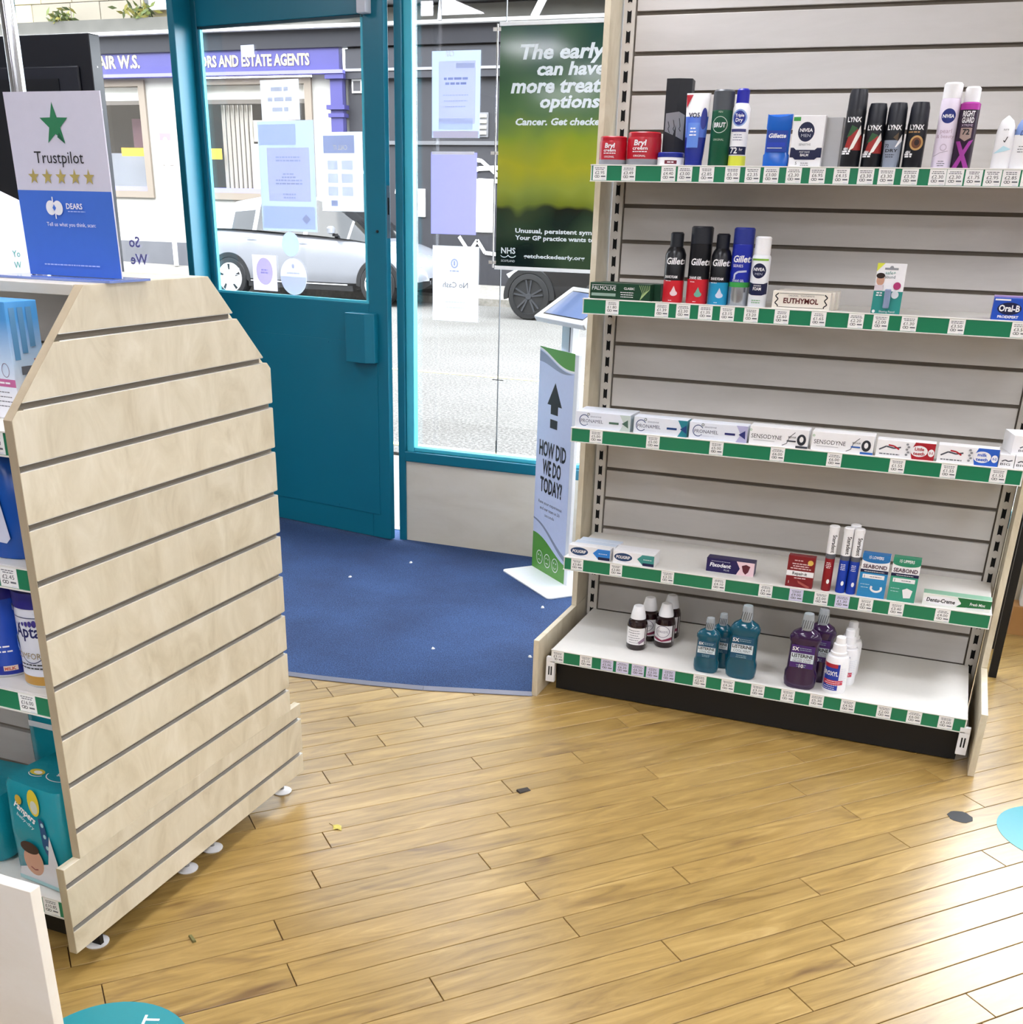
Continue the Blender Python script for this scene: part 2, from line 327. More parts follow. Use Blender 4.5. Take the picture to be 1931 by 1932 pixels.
frame_bar('post', -3.333, -3.300, 0, 2.42, w2, Y0, 4.66); frame_bar('hinge_light_stop', -3.40, -3.33, 0, 2.42, w2, 4.60, 4.68, TEAL_SHADE); frame_bar('bottom_rail', -6.0, -3.333, .376, .421, w2); frame_bar('head_rail', -6.0, -3.333, 2.36, 2.42, w2)  # bar behind the door is added to keep daylight out at the hinge
box('glass_pane', -6.0, -3.333, 4.53, 4.536, .421, 2.36, GLASS, w2)
d = Decal(); VIO = mat('#9c98ee', .5, var=.02)
d.text('So', 0, .075, .045, VIO, al='R', bold=.02, mirror=True); d.text('We', 0, .0, .045, VIO, al='R', bold=.02, mirror=True)
d.build(w2, 'window_lettering', loc=(-3.70, 4.528, 1.155))
frame_bar('door_head', -3.30, -2.278, 2.30, 2.42, w2)
# ---------------------------------------------------------------- door, ajar
dd = Vector((-.668, .110, 0)).normalized(); drz = math.atan2(-dd.y, -dd.x)
DW = 1.085; door = struct(empty('door_1', (-2.285+dd.x*DW, 4.428+dd.y*DW, 0), drz))
# local x: 0 at the hinge .. DW at the closing edge, front face y = 0, thickness into +y
def s_(s): return DW-s
TH = .032
box('stile', s_(1.085), s_(1.0), 0, TH, .012, 2.28, TEAL, door, .003); box('stile', s_(.10), s_(0), 0, TH, .012, 2.28, TEAL, door, .003)
box('top_rail', s_(1.0), s_(.10), 0, TH, 2.118, 2.28, TEAL, door, .003); box('lower_panel', s_(1.0), s_(.10), 0, TH, .012, 1.046, TEAL, door, .003)
box('kick_plate', s_(.99), s_(.058), -.003, .0, .123, .885, TEAL, door, .0012)
b = MB()
for s in (.68, .56, .45, .33, .21): b.lathe([(.004, 0, TEAL), (.003, .002, TEAL)], (s_(s), 0, 0), 8)
sc = b.build('screw_heads', door); sc.rotation_euler = (R(90), 0, 0); sc.location = (0, -.003, .872)
for s, z in ((.068, .70), (.30, .135), (.55, .135)):
    b = MB(); b.lathe([(.004, 0, TEAL), (.003, .002, TEAL)], (0, 0, 0), 8); q = b.build('screw', door); q.rotation_euler = (R(90), 0, 0); q.location = (s_(s), -.003, z)
box('glass', s_(1.0), s_(.10), .02, .026, 1.046, 2.118, GLASS, door)
b = MB()
for a in ((.995, .985, 1.046, 2.118), (.115, .105, 1.046, 2.118)): b.box(s_(a[0]), s_(a[1]), .004, .02, a[2], a[3], TEAL_LIT)
b.box(s_(1.), s_(.1), .002, .02, 1.046, 1.056, TEAL_LIT); b.box(s_(1.0), s_(.1), .004, .02, 2.108, 2.118, TEAL_SHADE); b.build('glazing_beads', door)
b = MB(); b.prism([(s_(.19), 0), (s_(.19), -.055), (s_(.085), -.055), (s_(.052), -.03), (s_(.052), 0)], .803, 1.008, 'Z', TEAL); b.build('lock_cover', door, bev=.002)
b = MB(); b.box(DW, DW+.001, .006, .027, 1.31, 1.51, STEEL); b.box(DW+.001, DW+.0015, .011, .022, 1.40, 1.465, SLOT); b.build('lock_plate', door)
b = MB(); b.lathe([(.006, 0, BLACK), (.005, .006, BLACK)], (0, 0, 0), 10); q = b.build('keyhole', door); q.rotation_euler = (R(90), 0, 0); q.location = (s_(.045), 0, 1.335)
box('door_closer', s_(.10), s_(.055), -.04, 0, 2.115, 2.27, mat('#c3c6cf', .35), door, .004)
struct(box('trim_1', -3.245, -2.278, 4.611, 4.66, -.02, .011, ALU))

# ---------------------------------------------------------------- paper on the glass
def thin(hexc, k=.5):
    m = mat(hexc, .61, var=.03, scale=6); nt = m.node_tree; L = nt.links.new; b = nt.nodes['Principled BSDF']; out = nt.nodes['Material Output']
    t = nt.nodes.new('ShaderNodeBsdfTranslucent'); t.inputs[0].default_value = lin(hexc); mx = nt.nodes.new('ShaderNodeMixShader'); mx.inputs[0].default_value = k
    L(b.outputs[0], mx.inputs[1]); L(t.outputs[0], mx.inputs[2]); L(mx.outputs[0], out.inputs[0]); return m
FAINT = thin('#d6dae6'); PBLUE = thin('#e2e8f6'); PLIL = thin('#eeebf6'); PVIO = thin('#c0c0f0'); SKYP = thin('#d3def2'); DBLUE = thin('#b4bede'); SHEET = thin('#e9ecf0')
def paper(name, label, w, h, loc, rz, par=None, m=None, tilt=0):
    t = empty(name, loc, rz, label, 'notice')
    b = MB(); b.box(-w/2, w/2, -.0001, .0001, 0, h, m or SHEET); b.build('sheet', t); t.rotation_euler = (0, tilt, rz)
    return t, Decal(lambda u, v: -.0006)
def door_pt(s, z, off=.0185): # a spot on the inside of the door glass
    return Matrix.Translation(door.location) @ Matrix.Rotation(drz, 4, 'Z') @ Vector((s_(s), off, z))
t, d = paper('door_notice', 'white notice with large faint capitals at the top of the door glass', .213, .151, door_pt(.5625, 1.757, .018), drz)
for i, w in enumerate((.10, .15, .09)): d.dashes(0, .108-i*.038, w, FAINT, 1, h=.016)
d.build(t)
t, d = paper('door_poster', 'large pale blue poster with lilac panel in the middle of the door glass', .315, .433, door_pt(.5435, 1.322), drz, m=SKYP)
d.rect(-.11, .13, .12, .33, PLIL); d.rect(-.15, .15, .01, .10, PBLUE); d.rect(-.15, .06, .34, .42, PBLUE)
for v, w in ((.29, .17), (.225, .08), (.2, .17), (.145, .09)): d.dashes(.01, v, w, FAINT, 2, dv=.013, h=.006)
d.poly([(.10, .07), (.125, .05), (.10, .03), (.075, .05)], FAINT); d.build(t)
t, d = paper('opening_notice', 'white notice with blue heading and picture boxes by the door lock edge', .225, .301, door_pt(.2405, 1.408), drz)
d.rect(-.095, .07, .222, .288, DBLUE); d.text('CALL IT', -.005, .235, .017, PAPER, mirror=True, bold=.01, w=.075)
for i in range(3):
    for j in range(2): d.rect(-.075+j*.075, -.02+j*.08, .16-i*.05, .195-i*.05, PBLUE)
d.rect(-.06, -.025, .02, .042, DBLUE); d.build(t)
def disc(name, label, r, loc, rz, m, half=None):
    t = empty(name, loc, rz, label, 'sticker'); b = MB()
    b.prism([(r*math.cos(R(10*i)), r*math.sin(R(10*i))) for i in range(36)], -.0003, .0003, 'Y', m); b.build('vinyl', t); d = Decal(lambda u, v: -.0005)
    if half: d.ell(0, 0, r*.98, r*.98, half, a0=180, a1=360); d.dashes(0, .012, .09, FAINT, 1, h=.006); d.ell(0, .045, .008, .01, FAINT)
    d.build(t); return t
disc('round_sticker', 'plain pale round sticker on the door glass', .051, door_pt(.544, 1.268), drz, SKYP)
disc('round_sticker', 'round two-tone sticker low on the door glass', .077, door_pt(.535, 1.134), drz, thin('#e3e6f3'), PBLUE)
t, d = paper('square_sticker', 'lilac square sticker with pale rosette low on the door glass', .144, .151, door_pt(.706, 1.067), drz, m=PLIL)
d.ell(0, .082, .05, .058, thin('#dcd6f0')); d.dashes(0, .085, .05, PVIO, 2, h=.006, dv=.012); d.build(t)
t, d = paper('small_label', 'small white square label over the purple sign on door glass', .075, .044, door_pt(.73, 1.997, .018), drz, m=thin('#e6e9f6'))
d = Decal(); d.text('180', 0, .0, .013, FAINT, mirror=True, bold=.01)
for i in range(2): d.dashes(0, -.02-i*.013, .05, FAINT, 1, h=.003)
d.build(door, 'glass_print', loc=(s_(.875), .019, 1.145))
SG = 4.5285
t, d = paper('window_notice', 'pale blue printed notice, topmost of three sheets on the window', .21, .305, (-2.016, SG, 1.69), 0, m=SKYP)
d.rect(-.075, .085, .05, .27, PLIL); d.rect(-.075, .075, .03, .07, PBLUE); d.rect(-.10, .10, 0, .025, LILAC); d.rect(0, .08, .245, .262, FAINT)
d.text('OK', -.03, .285, .02, PAPER, mirror=True, bold=.02)
for v, w in ((.205, .12), (.188, .1), (.15, .13), (.13, .12), (.11, .11)): d.dashes(0, v, w, DBLUE if v > .18 else FAINT, 1, h=.008 if v > .18 else .003)
d.build(t)
t, d = paper('window_notice', 'plain violet-blue sheet, middle of three sheets on the window', .205, .305, (-2.023, SG, 1.332), 0, m=PVIO)
b = MB(); b.box(-.1, .09, -.001, 0, .297, .309, mat('#e8e8f4', .4)); b.build('tape_strip', t)
t, d = paper('window_notice', 'white No Cash notice, lowest of three sheets on the window', .213, .298, (-2.011, SG, .989), 0)
d.text('No Cash', .0, .135, .022, GREYINK, mirror=True, w=.115); d.ring(-.005, .23, .017, .019, .006, DBLUE); d.rect(-.009, -.001, .222, .24, DBLUE); d.dashes(-.005, .198, .045, DBLUE, 1, h=.005)
for i in range(2): d.dashes(0, .075-i*.022, .1, FAINT, 1, h=.004)
d.build(t)
# ---------------------------------------------------------------- hanging poster
pt = empty('hanging_poster', (-1.803, 4.462, 1.213), label='tall green health poster hanging in white rails in the window', cat='poster')
m = bpy.data.materials.new('poster_print'); m.use_nodes = True; nt = m.node_tree; L = nt.links.new; bs = nt.nodes['Principled BSDF']; bs.inputs['Roughness'].default_value = .08
tc = nt.nodes.new('ShaderNodeTexCoord'); sx = nt.nodes.new('ShaderNodeSeparateXYZ'); L(tc.outputs['Object'], sx.inputs[0])
nz = nt.nodes.new('ShaderNodeTexNoise'); nz.inputs['Scale'].default_value = 7; nz.inputs['Detail'].default_value = 1; L(tc.outputs['Object'], nz.inputs['Vector'])
ma = nt.nodes.new('ShaderNodeMath'); ma.operation = 'MULTIPLY_ADD'; ma.inputs[1].default_value = .14; L(nz.outputs['Fac'], ma.inputs[0]); L(sx.outputs['Z'], ma.inputs[2])
mr = nt.nodes.new('ShaderNodeMapRange'); mr.inputs['From Min'].default_value = .07; mr.inputs['From Max'].default_value = .92; L(ma.outputs[0], mr.inputs['Value'])
rp = ramp(nt, [(0, '#04191c'), (.20, '#13261d'), (.238, '#1c1f12'), (.262, '#6f7a22'), (.34, '#8f9a3a'), (.46, '#a7a62c'), (.56, '#879a2c'), (.66, '#4f7043'), (.8, '#33563c'), (1, '#1f4640')]); L(mr.outputs[0], rp.inputs[0])
gr = nt.nodes.new('ShaderNodeTexNoise'); gr.inputs['Scale'].default_value = 4.5; gr.inputs['Detail'].default_value = .5; L(tc.outputs['Object'], gr.inputs['Vector'])
r2 = ramp(nt, [(.42, '#000000'), (.66, '#999999')]); L(gr.outputs['Fac'], r2.inputs[0]); mx = nt.nodes.new('ShaderNodeMix'); mx.data_type = 'RGBA'; mx.inputs[7].default_value = lin('#5e7a52'); L(r2.outputs[0], mx.inputs[0]); L(rp.outputs[0], mx.inputs[6]); L(mx.outputs[2], bs.inputs['Base Color'])
b = MB(); b.box(0, .594, 0, .002, 0, .857, m); b.build('print_sheet', pt)
RAIL = mat('#eef0f0', .35); box('rail', -.004, .598, -.004, .006, -.006, .008, RAIL, pt, .002); box('rail', -.004, .598, -.004, .006, .849, .863, RAIL, pt, .002)
b = MB()
for z in (.02, .42, .84): b.box(-.03, .002, -.002, .002, z-.006, z+.006, ALU)
b.tube([(-.012, 0, .0), (-.012, 0, .857)], .003, CHROME); b.build('edge_wire', pt)
d = Decal(lambda u, v: -.0005); PW_ = mat('#dfe9ec', .3)
for tx, u, v, h, w in (('The early bird', .083, .74, .047, .50), ('can have', .153, .686, .042, .27), ('more treatment', .048, .628, .047, .53), ('options', .169, .577, .042, .24), ('Cancer. Get checked.', .071, .518, .023, .37)):
    d.text(tx, u, v, h, PW_, 'L', .035, .18, w=w); d.build(pt, 'text_line'); d = Decal(lambda u, v: -.0005)
for tx, u, v, h, w in (('Unusual, persistent symptoms?', .083, .135, .016, .42), ('Your GP practice wants to know.', .083, .109, .016, .42), ('getcheckedearly.org', .122, .042, .014, .26)): d.text(tx, u, v, h, PW_, 'L', .03, 0, w=w); d.build(pt, 'text_line'); d = Decal(lambda u, v: -.0005)
d.text('NHS', .055, .056, .022, PW_, bold=.02, w=.062); d.ring(.038, .052, .018, .012, .003, PW_, 200, 350, 8); d.ring(.072, .052, .018, .012, .003, PW_, 190, 340, 8); d.text('SCOTLAND', .055, .024, .008, PW_, w=.06)
d.build(pt, 'health_logo')

# ================================================================ price tickets
def ticket_mesh(price, m=PAPER, w=.040, h=.0365):
    b = MB(); b.box(-w/2, w/2, -.0008, 0, 0, h, m)
    d = Decal(lambda u, v: -.0008, eps=.0002); d.mb = b
    d.dashes(0, h-.0065, w*.78, GREYINK, 2, dv=.004, h=.0018); d.text('£'+price, 0, h*.42, .0078, INK, w=.027 if len(price) < 5 else .029)
    d.ring(-w*.26, h*.26, .0042, .0032, .0012, INK, n=12); d.ring(-w*.10, h*.26, .0042, .0032, .0012, INK, n=12)
    d.rect(w*.1, w*.42, h*.22, h*.31, GREYINK); d.rect(w*.16, w*.42, h*.05, h*.09, FAINT)
    o = b.build('price_ticket'); me = o.data; bpy.data.objects.remove(o); return me
_tk = {}
def ticket(par, x, y, z, price, m=PAPER):
    key = (price, m.name)
    if key not in _tk: _tk[key] = ticket_mesh(price, m)
    o = bpy.data.objects.new('price_ticket', _tk[key]); COL.objects.link(o); o.parent = par; o.location = (x, y, z); return o
def shelf(par, x0, x1, yf, yb, z, tickets, base=False, th=.03):
    s = empty('shelf', (0, 0, 0), parent=par)
    b = MB(); b.box(x0, x1, yf+.002, yb, z-th, z, STEELW); b.box(x0, x1, yf-.001, yf+.006, z-.041, z+.002, STEELW); b.build('tray', s, bev=.0012)
    b = MB(); b.box(x0+.004, x1-.004, yf-.0025, yf-.001, z-.039, z-.001, GREEN); b.build('ticket_strip', s)
    b = MB(); b.box(x0, x1, yf-.005, yf-.001, z-.0415, z-.039, STEELW); b.box(x0, x1, yf-.005, yf-.001, z-.001, z+.0015, STEELW); b.build('strip_lips', s)
    for tk in tickets: ticket(s, tk[0], yf-.0027, z-.038, tk[1], tk[2] if len(tk) > 2 else PAPER)
    return s
# ================================================================ right-hand shelving unit
XL, XR, YB = -1.0289, .2231, 3.5305
gu = empty('shelving_unit', (-.40, 3.3, 0), label='tall pale slatted wall shelving unit with five green-edged shelves', cat='shelving unit')
def G(o): o.parent = gu; o.location = o.location-Vector((-.40, 3.3, 0)); return o
gp = empty('dummy'); bpy.data.objects.remove(gp)
XO = Vector((-.40, 3.3, 0))
def gbox(name, x0, x1, y0, y1, z0, z1, m, bev=0): return G(box(name, x0, x1, y0, y1, z0, z1, m, None, bev))
gbox('backing_board', XL-.02, XR+.02, YB+.012, YB+.03, 0, 2.35, mat('#6f665a', .7))
sm = None
for k in range(-9, 13):
    zc = 1.0486+.1*k
    if sm is None:
        b = MB(); b.box(XL+.022, XR-.022, YB, YB+.012, -.0945, -.0055, SLATW); s0 = b.build('slat', bev=.0012); sm = s0.data; o = s0
    else:
        o = bpy.data.objects.new('slat', sm); COL.objects.link(o); md = o.modifiers.new('bevel', 'BEVEL'); md.width = .0012; md.segments = 2
    G(o); o.location = o.location+Vector((0, 0, zc))
for X in (XL, XR):
    u = gbox('upright', X-.017, X+.017, YB-.002, YB+.03, 0, 2.35, UPR)
    b = MB(); z = 1.0486-.0079-.9
    while z < 2.3:
        for a in (-1, 1): b.prism([(X-.006, z+a*.004), (X+.006, z+a*.004), (X+.006, z+a*.016), (X+.002, z+a*.013), (X-.002, z+a*.013), (X-.006, z+a*.016)][::a], YB-.0035, YB-.0019, 'Y', SLOT)
        b.box(X-.006, X+.006, YB-.0035, YB-.0019, z-.004, z+.004, SLOT)
        z += .05
    o = b.build('slots', u); o.location = -XO*0
for sg, X in ((-1, XL), (1, XR)):
    xo, xi = X+sg*.0414, X+sg*.0235
    a, c = min(xo, xi), max(xo, xi)
    gbox('side_panel', a, c, 3.42, YB+.045, .192, 2.35, EDGE if 0 else MAPLE, .001)
    gbox('base_side_board', a, c, 3.0445, YB+.045, 0, .1915, MAPLE, .001)
    fb = MB(); x0 = X-sg*.004; fb.box(x0-.014, x0+.014, 3.085, 3.10, .042, .125, WHITE); fb.box(x0-.006, x0-.002, 3.0843, 3.085, .065, .095, SLOT); fb.box(x0+.002, x0+.006, 3.0843, 3.085, .065, .095, SLOT); G(fb.build('foot_bracket'))
gbox('kick_plate', XL+.012, XR-.012, 3.13, 3.14, .004, .115, BLACK)
FY = {1: 3.262, 2: 3.254, 3: 3.205, 4: 3.20, 5: 3.09}; SZ = {1: 1.549, 2: 1.197, 3: .832, 4: .428, 5: .151}
LT = LILAC
TK = {1: [(-1.007, '2.95'), (-0.924, '3.49'), (-0.811, '4.40'), (-0.765, '3.00'), (-0.705, '2.85'), (-0.635, '5.10'), (-0.581, '2.35'), (-0.532, '3.00'), (-0.473, '2.30'), (-0.412, '6.95'), (-0.351, '4.15'), (-0.29, '3.30'), (-0.239, '3.30'), (-0.182, '3.30'), (-0.115, '2.30'), (-0.074, '2.30'), (-0.03, '1.75'), (0.014, '2.95'), (0.056, '2.85'), (.1, '2.85'), (.16, '3.50')],
      2: [(-0.944, '1.80'), (-0.796, '1.39'), (-0.734, '2.30'), (-0.67, '1.35'), (-0.608, '3.15'), (-0.541, '3.20'), (-0.457, '2.60'), (-0.358, '1.65'), (-0.259, '2.20'), (-0.195, '2.00'), (-0.123, '1.30'), (-0.004, '3.50'), (0.148, '3.50')],
      3: [(-0.954, '5.00'), (-0.778, '5.00'), (-0.589, '5.00'), (-0.414, '6.00'), (-0.257, '6.00'), (-0.089, '1.55'), (0.044, '1.55'), (0.168, '1.55')],
      4: [(-0.989, '3.80'), (-0.861, '3.80'), (-0.696, '3.25'), (-0.537, '4.10'), (-0.396, '4.10'), (-0.306, '9.00', LT), (-0.234, '2.00'), (-0.174, '1.30', LT), (-0.108, '3.40'), (-0.023, '3.40'), (0.102, '4.00')],
      5: [(-1.002, '3.15'), (-0.908, '5.15'), (-0.838, '5.00', LT), (-0.788, '6.20', LT), (-0.738, '6.20', LT), (-0.691, '3.30', LT), (-0.64, '3.30', LT), (-0.543, '2.65'), (-0.457, '4.30'), (-0.367, '3.10'), (-0.278, '3.10'), (-0.194, '5.30'), (-0.105, '4.50'), (-0.004, '2.00'), (0.079, '6.00'), (0.164, '5.00')]}
for s in range(1, 6):
    x0, x1 = (XL-.006, XR+.006) if s < 5 else (XL+.004, XR-.004)
    G(shelf(None, x0, x1, FY[s], YB-.0002, SZ[s], TK[s]))
# ================================================================ products
def lab(root, label, cat, group=None): return tag(root, label, cat, group)
def rd(name, label, cat, x, yf, z, prof, cap=None, sx=1., sy=1., deco=None, group=None, rot=0, n=28, um=.97, cx=0.):
    """round or oval product standing on (x, z) with its front at yf; prof/cap are lathe profiles"""
    rm = max(p[0] for p in prof); t = empty(name, (x, yf+rm*sy, z), rot, label, cat, group)
    b = MB(); b.lathe(prof, n=n, sx=sx, sy=sy); b.build('body', t, True)
    if cap: b = MB(); b.lathe(cap, n=n, sx=sx if sx == sy else sx, sy=sy); b.build('cap', t, True)
    if deco: d = Decal(round_surf(prof, sx, sy), True, rm*sx*um); deco(d); d.build(t)
    return t
def carton(name, label, cat, x0, x1, yf, dep, z, h, m, deco=None, group=None, top=None, side=None, rot=0, bev=.0008):
    w = x1-x0; t = empty(name, ((x0+x1)/2, yf+dep/2, z), rot, label, cat, group)
    b = MB(); b.box(-w/2, w/2, -dep/2, dep/2, 0, h, m)
    if side: i = b.mi(side); b.m[4] = i; b.m[5] = i
    if top: b.m[1] = b.mi(top)
    b.build('box', t, bev=bev)
    if deco: d = Decal(lambda u, v: -dep/2); deco(d, w, h); d.build(t)
    return t
def C(h, r=.35, **k): return mat(h, r, var=.03, **k)
RED, GREY, NAVY, BLUE, DBL, SILV = C('#b01024'), C('#8d9096'), C('#10163f'), C('#1d3fb4'), C('#1a2a8a'), C('#c2c7cc', .3, metal=.6)
WH, BK, YEL, LG, PNK = C('#f0f0f2'), C('#101116', .3), C('#dbe04a'), C('#3c9e49'), C('#e9dff0')
F, Z = FY, SZ
# ---- shelf 1
for nm, x0, x1, h, lb in (('gel', -1.024, -.947, .073, 'smaller red hair gel tub at the left end of the top shelf'), ('gel', -.946, -.852, .084, 'larger red hair gel tub on the top shelf')):
    r = (x1-x0)/2
    def de(d, r=r, h=h):
        d.text('Bryl', 0, h*.60, h*.16, WH, bold=.03, shear=.1, w=r*.75); d.text('creem', 0, h*.47, h*.10, WH, bold=.02, w=r*.9); d.dashes(0, h*.40, r*.9, WH, 1, h=.0022); d.text('ORIGINAL', 0, h*.26, .005, WH, w=r*.75)
    rd('hair_gel_tub', lb, 'tub', (x0+x1)/2, F[1]+.004, Z[1], [(r*.93, 0, GREY), (r, .004, GREY), (r, h*.2, RED), (r, h*.78, RED), (r*.97, h*.84, RED)], [(r*.96, h*.84, RED), (r*.96, h*.97, RED), (r*.9, h, RED)], deco=de)
rd('wax_jar', 'small white wax jar with blue lid in front of black box', 'jar', -.818, F[1]+.003, Z[1], [(.034, 0, WH), (.0365, .003, WH), (.0365, .021, WH), (.033, .022, WH)], [(.0365, .022, DBL), (.0365, .032, DBL), (.034, .034, DBL)], deco=lambda d: (d.rect(-.008, .024, .005, .014, C('#6b1d2e')), d.dashes(.008, .008, .022, WH, 1, h=.003)))
# tall black box with tape
t = empty('black_presentation_box', (-.8235, F[1]+.105, Z[1]), R(8), 'tall black faceted box with silver tape behind the blue tube', 'box')
b = MB(); p = [(-.034, -.03), (.0, -.038), (.034, -.03), (.036, .03), (-.036, .03)]
b.loft([[(x*.98, y, 0) for x, y in p], [(x*1.03, y, .216) for x, y in p]], C('#17191f', .45)); b.build('box', t)
b = MB(); b.add([(-.03, -.0335, .132), (.006, -.0395, .136), (.022, -.0358, .128), (.022, -.0358, .066), (.006, -.0385, .074), (-.03, -.0325, .088)], [(0, 1, 4, 5), (1, 2, 3, 4)], C('#8b8d92', .4)); b.build('tape', t)
d = Decal(lambda u, v: -.0385)
for i, u in enumerate((-.022, -.008, .008)): d.line([(u, .112+i*.004), (u+.004, .1), (u+.001, .094), (u+.006, .084+i*.002)], .0016, BK)
d.build(t, 'handwriting')
# VO5 tube standing on its cap
t = empty('styling_tube', (-.751, F[1]+.026, Z[1]), 0, 'blue and white styling tube standing on its cap on the top shelf', 'tube'); b = MB(); rings = []
for z, a, q in ((.012, .0235, .02), (.03, .026, .021), (.07, .0285, .018), (.12, .031, .0115), (.165, .0325, .004), (.176, .033, .0015)): rings.append([(a*math.cos(R(20*j)), q*math.sin(R(20*j)), z) for j in range(18)])
zs = (.012, .03, .07, .12, .165, .176)
b.loft(rings, WH, fm=lambda i, j: DBL if i < 2 else (C('#4a6fd0') if i == 2 else WH)); b.build('body', t, True)
b = MB(); b.lathe([(.022, 0, DBL), (.0235, .002, DBL), (.0235, .012, DBL), (.02, .0125, DBL)], n=20, sy=.85); b.build('cap', t, True)
TQ_ = profr([(.02, .012, 0), (.021, .03, 0), (.018, .07, 0), (.0115, .12, 0), (.004, .165, 0), (.0015, .176, 0)]); TA_ = profr([(.0235, .012, 0), (.026, .03, 0), (.0285, .07, 0), (.031, .12, 0), (.0325, .165, 0), (.033, .176, 0)])
d = Decal(lambda u, v: -TQ_(v)*math.sqrt(max(0, 1-(u/TA_(v))**2))-.0008, True); d.poly([(-.0325, .172), (-.014, .172), (-.03, .14)], RED); d.text('VO5', -.006, .118, .011, NAVY, bold=.03); d.ell(.021, .115, .008, .026, DBL)
for k in range(6): d.rect(-.02, .012, .045+k*.01, .055+k*.01, C('#5c86da'))
d.dashes(-.004, .09, .02, WH, 3, dv=.008, h=.003); d.build(t)
def aerosol(name, label, x, yf, z, h, r, bm, cm, cr=.9, ch=.04, bands=(), deco=None, sh=.012, group=None, um=.97, cat='spray can', rot=0, capround=.004):
    zz = h-ch; pr = [(r*.96, 0, bands[0][2] if bands else bm), (r, .003, bm)]
    if bands:
        pr = [(r*.96, 0, bands[0][2]), (r, .003, bands[0][2])]
        for z0, z1, m_ in bands[1:]: pr.append((r, z0, m_))
        last = bands[-1][2]
    else: last = bm
    pr += [(r, zz-sh, last), (r*(.5+cr/2), zz-sh*.35, last), (r*cr*.97, zz, last)]
    return rd(name, label, cat, x, yf, z, pr, [(r*cr, zz, cm), (r*cr, h-capround, cm), (r*cr-capround, h, cm)], deco=deco, group=group, um=um, rot=rot)
DG, BGR = C('#4b4f55'), C('#14543a', .3)
def de(d): d.ring(0, .1, .02, .02, .0015, C('#c9d6c9')); d.text('BRUT', 0, .094, .011, WH, bold=.03, w=.031); d.text('ORIGINAL', 0, .062, .005, C('#b9cbb9'), w=.028); d.text('MEN', 0, .128, .004, C('#b9cbb9'))
aerosol('body_spray', 'green deodorant spray can with grey cap on the top shelf', -.684, F[1]+.004, Z[1], .183, .028, BGR, DG, 1., .048, deco=de, sh=.004)
def de(d): d.ell(0, .116, .019, .0205, C('#8fa8d8')); d.ell(0, .116, .0155, .017, DBL); d.text('Triple', 0, .1185, .0072, WH, bold=.02, w=.0235); d.text('Dry', 0, .107, .0085, WH, bold=.02); d.rect(-.019, .019, .083, .09, C('#3b3f78')); d.dashes(0, .075, .03, C('#70758c'), 3, dv=.006); d.rect(-.023, .023, .029, .048, NAVY); d.text('72', -.007, .032, .014, WH, bold=.02); d.text('hr', .012, .038, .007, WH)
aerosol('body_spray', 'white deodorant spray with blue cap and yellow base on the top shelf', -.633, F[1]+.004, Z[1], .185, .023, WH, C('#1b1fa0'), .72, .034, [(0, .02, YEL), (.026, .1, WH)], de)
# blue deodorant stick
t = empty('deodorant_stick', (-.528, F[1]+.02, Z[1]), 0, 'blue stick deodorant with dished top on the top shelf', 'deodorant'); b = MB(); GB = C('#1e63c4', .2)
rings = []
for z, a, q in ((0, .033, .014), (.028, .034, .0155), (.032, .031, .014), (.088, .031, .014), (.092, .0325, .015), (.116, .0325, .014)): rings.append([((1 if math.cos(R(15*j)) > 0 else -1)*a*abs(math.cos(R(15*j)))**.45, (1 if math.sin(R(15*j)) > 0 else -1)*q*abs(math.sin(R(15*j)))**.6, z) for j in range(24)])
rings.append([(x, y, .117+.008*(x/.0325)**2) for x, y, _ in rings[-1]]); b.loft(rings, GB); b.build('body', t, True)
d = Decal(lambda u, v: -.0157); d.rect(-.027, .027, .035, .086, C('#1b3f9e')); d.text('Gillette', 0, .069, .01, WH, bold=.03, shear=.2, w=.045); d.rect(-.024, .022, .048, .058, BLUE); d.rect(-.024, .015, .044, .0455, WH); d.build(t)
def de(d, w, h):
    d.ell(-.005, .083, .021, .023, NAVY); d.text('NIVEA', -.005, .083, .008, WH, bold=.025, w=.033); d.text('MEN', -.005, .071, .007, C('#b8bccb'), w=.024); d.text('SENSITIVE', -.005, .051, .005, GREYINK, w=.03)
    d.poly([(-.04, .046), (-.032, .046), (-.026, .041), (.022, .041), (.028, .046), (.04, .046), (.04, .023), (.03, .023), (.024, .018), (-.026, .018), (-.032, .023), (-.04, .023)], NAVY); d.text('POST SHAVE', -.003, .034, .004, WH, w=.026); d.text('BALM', -.003, .026, .006, WH, bold=.02); d.text('5', -.022, .006, .007, INK); d.dashes(.0, .009, .028, GREYINK, 2, dv=.005); d.rect(-.04, -.022, .108, .117, LG)
carton('shaving_balm_carton', 'white shave balm carton with dark blue band on the top shelf', 'carton', -.491, -.410, F[1]+.006, .04, Z[1], .121, WH, de)
carton('plain_grey_carton', 'carton turned to show its plain grey side on the top shelf', 'carton', -.412, -.366, F[1]+.03, .045, Z[1], .118, C('#b1b2b4', .4), rot=R(-4))
LYN = C('#14161c', .35)
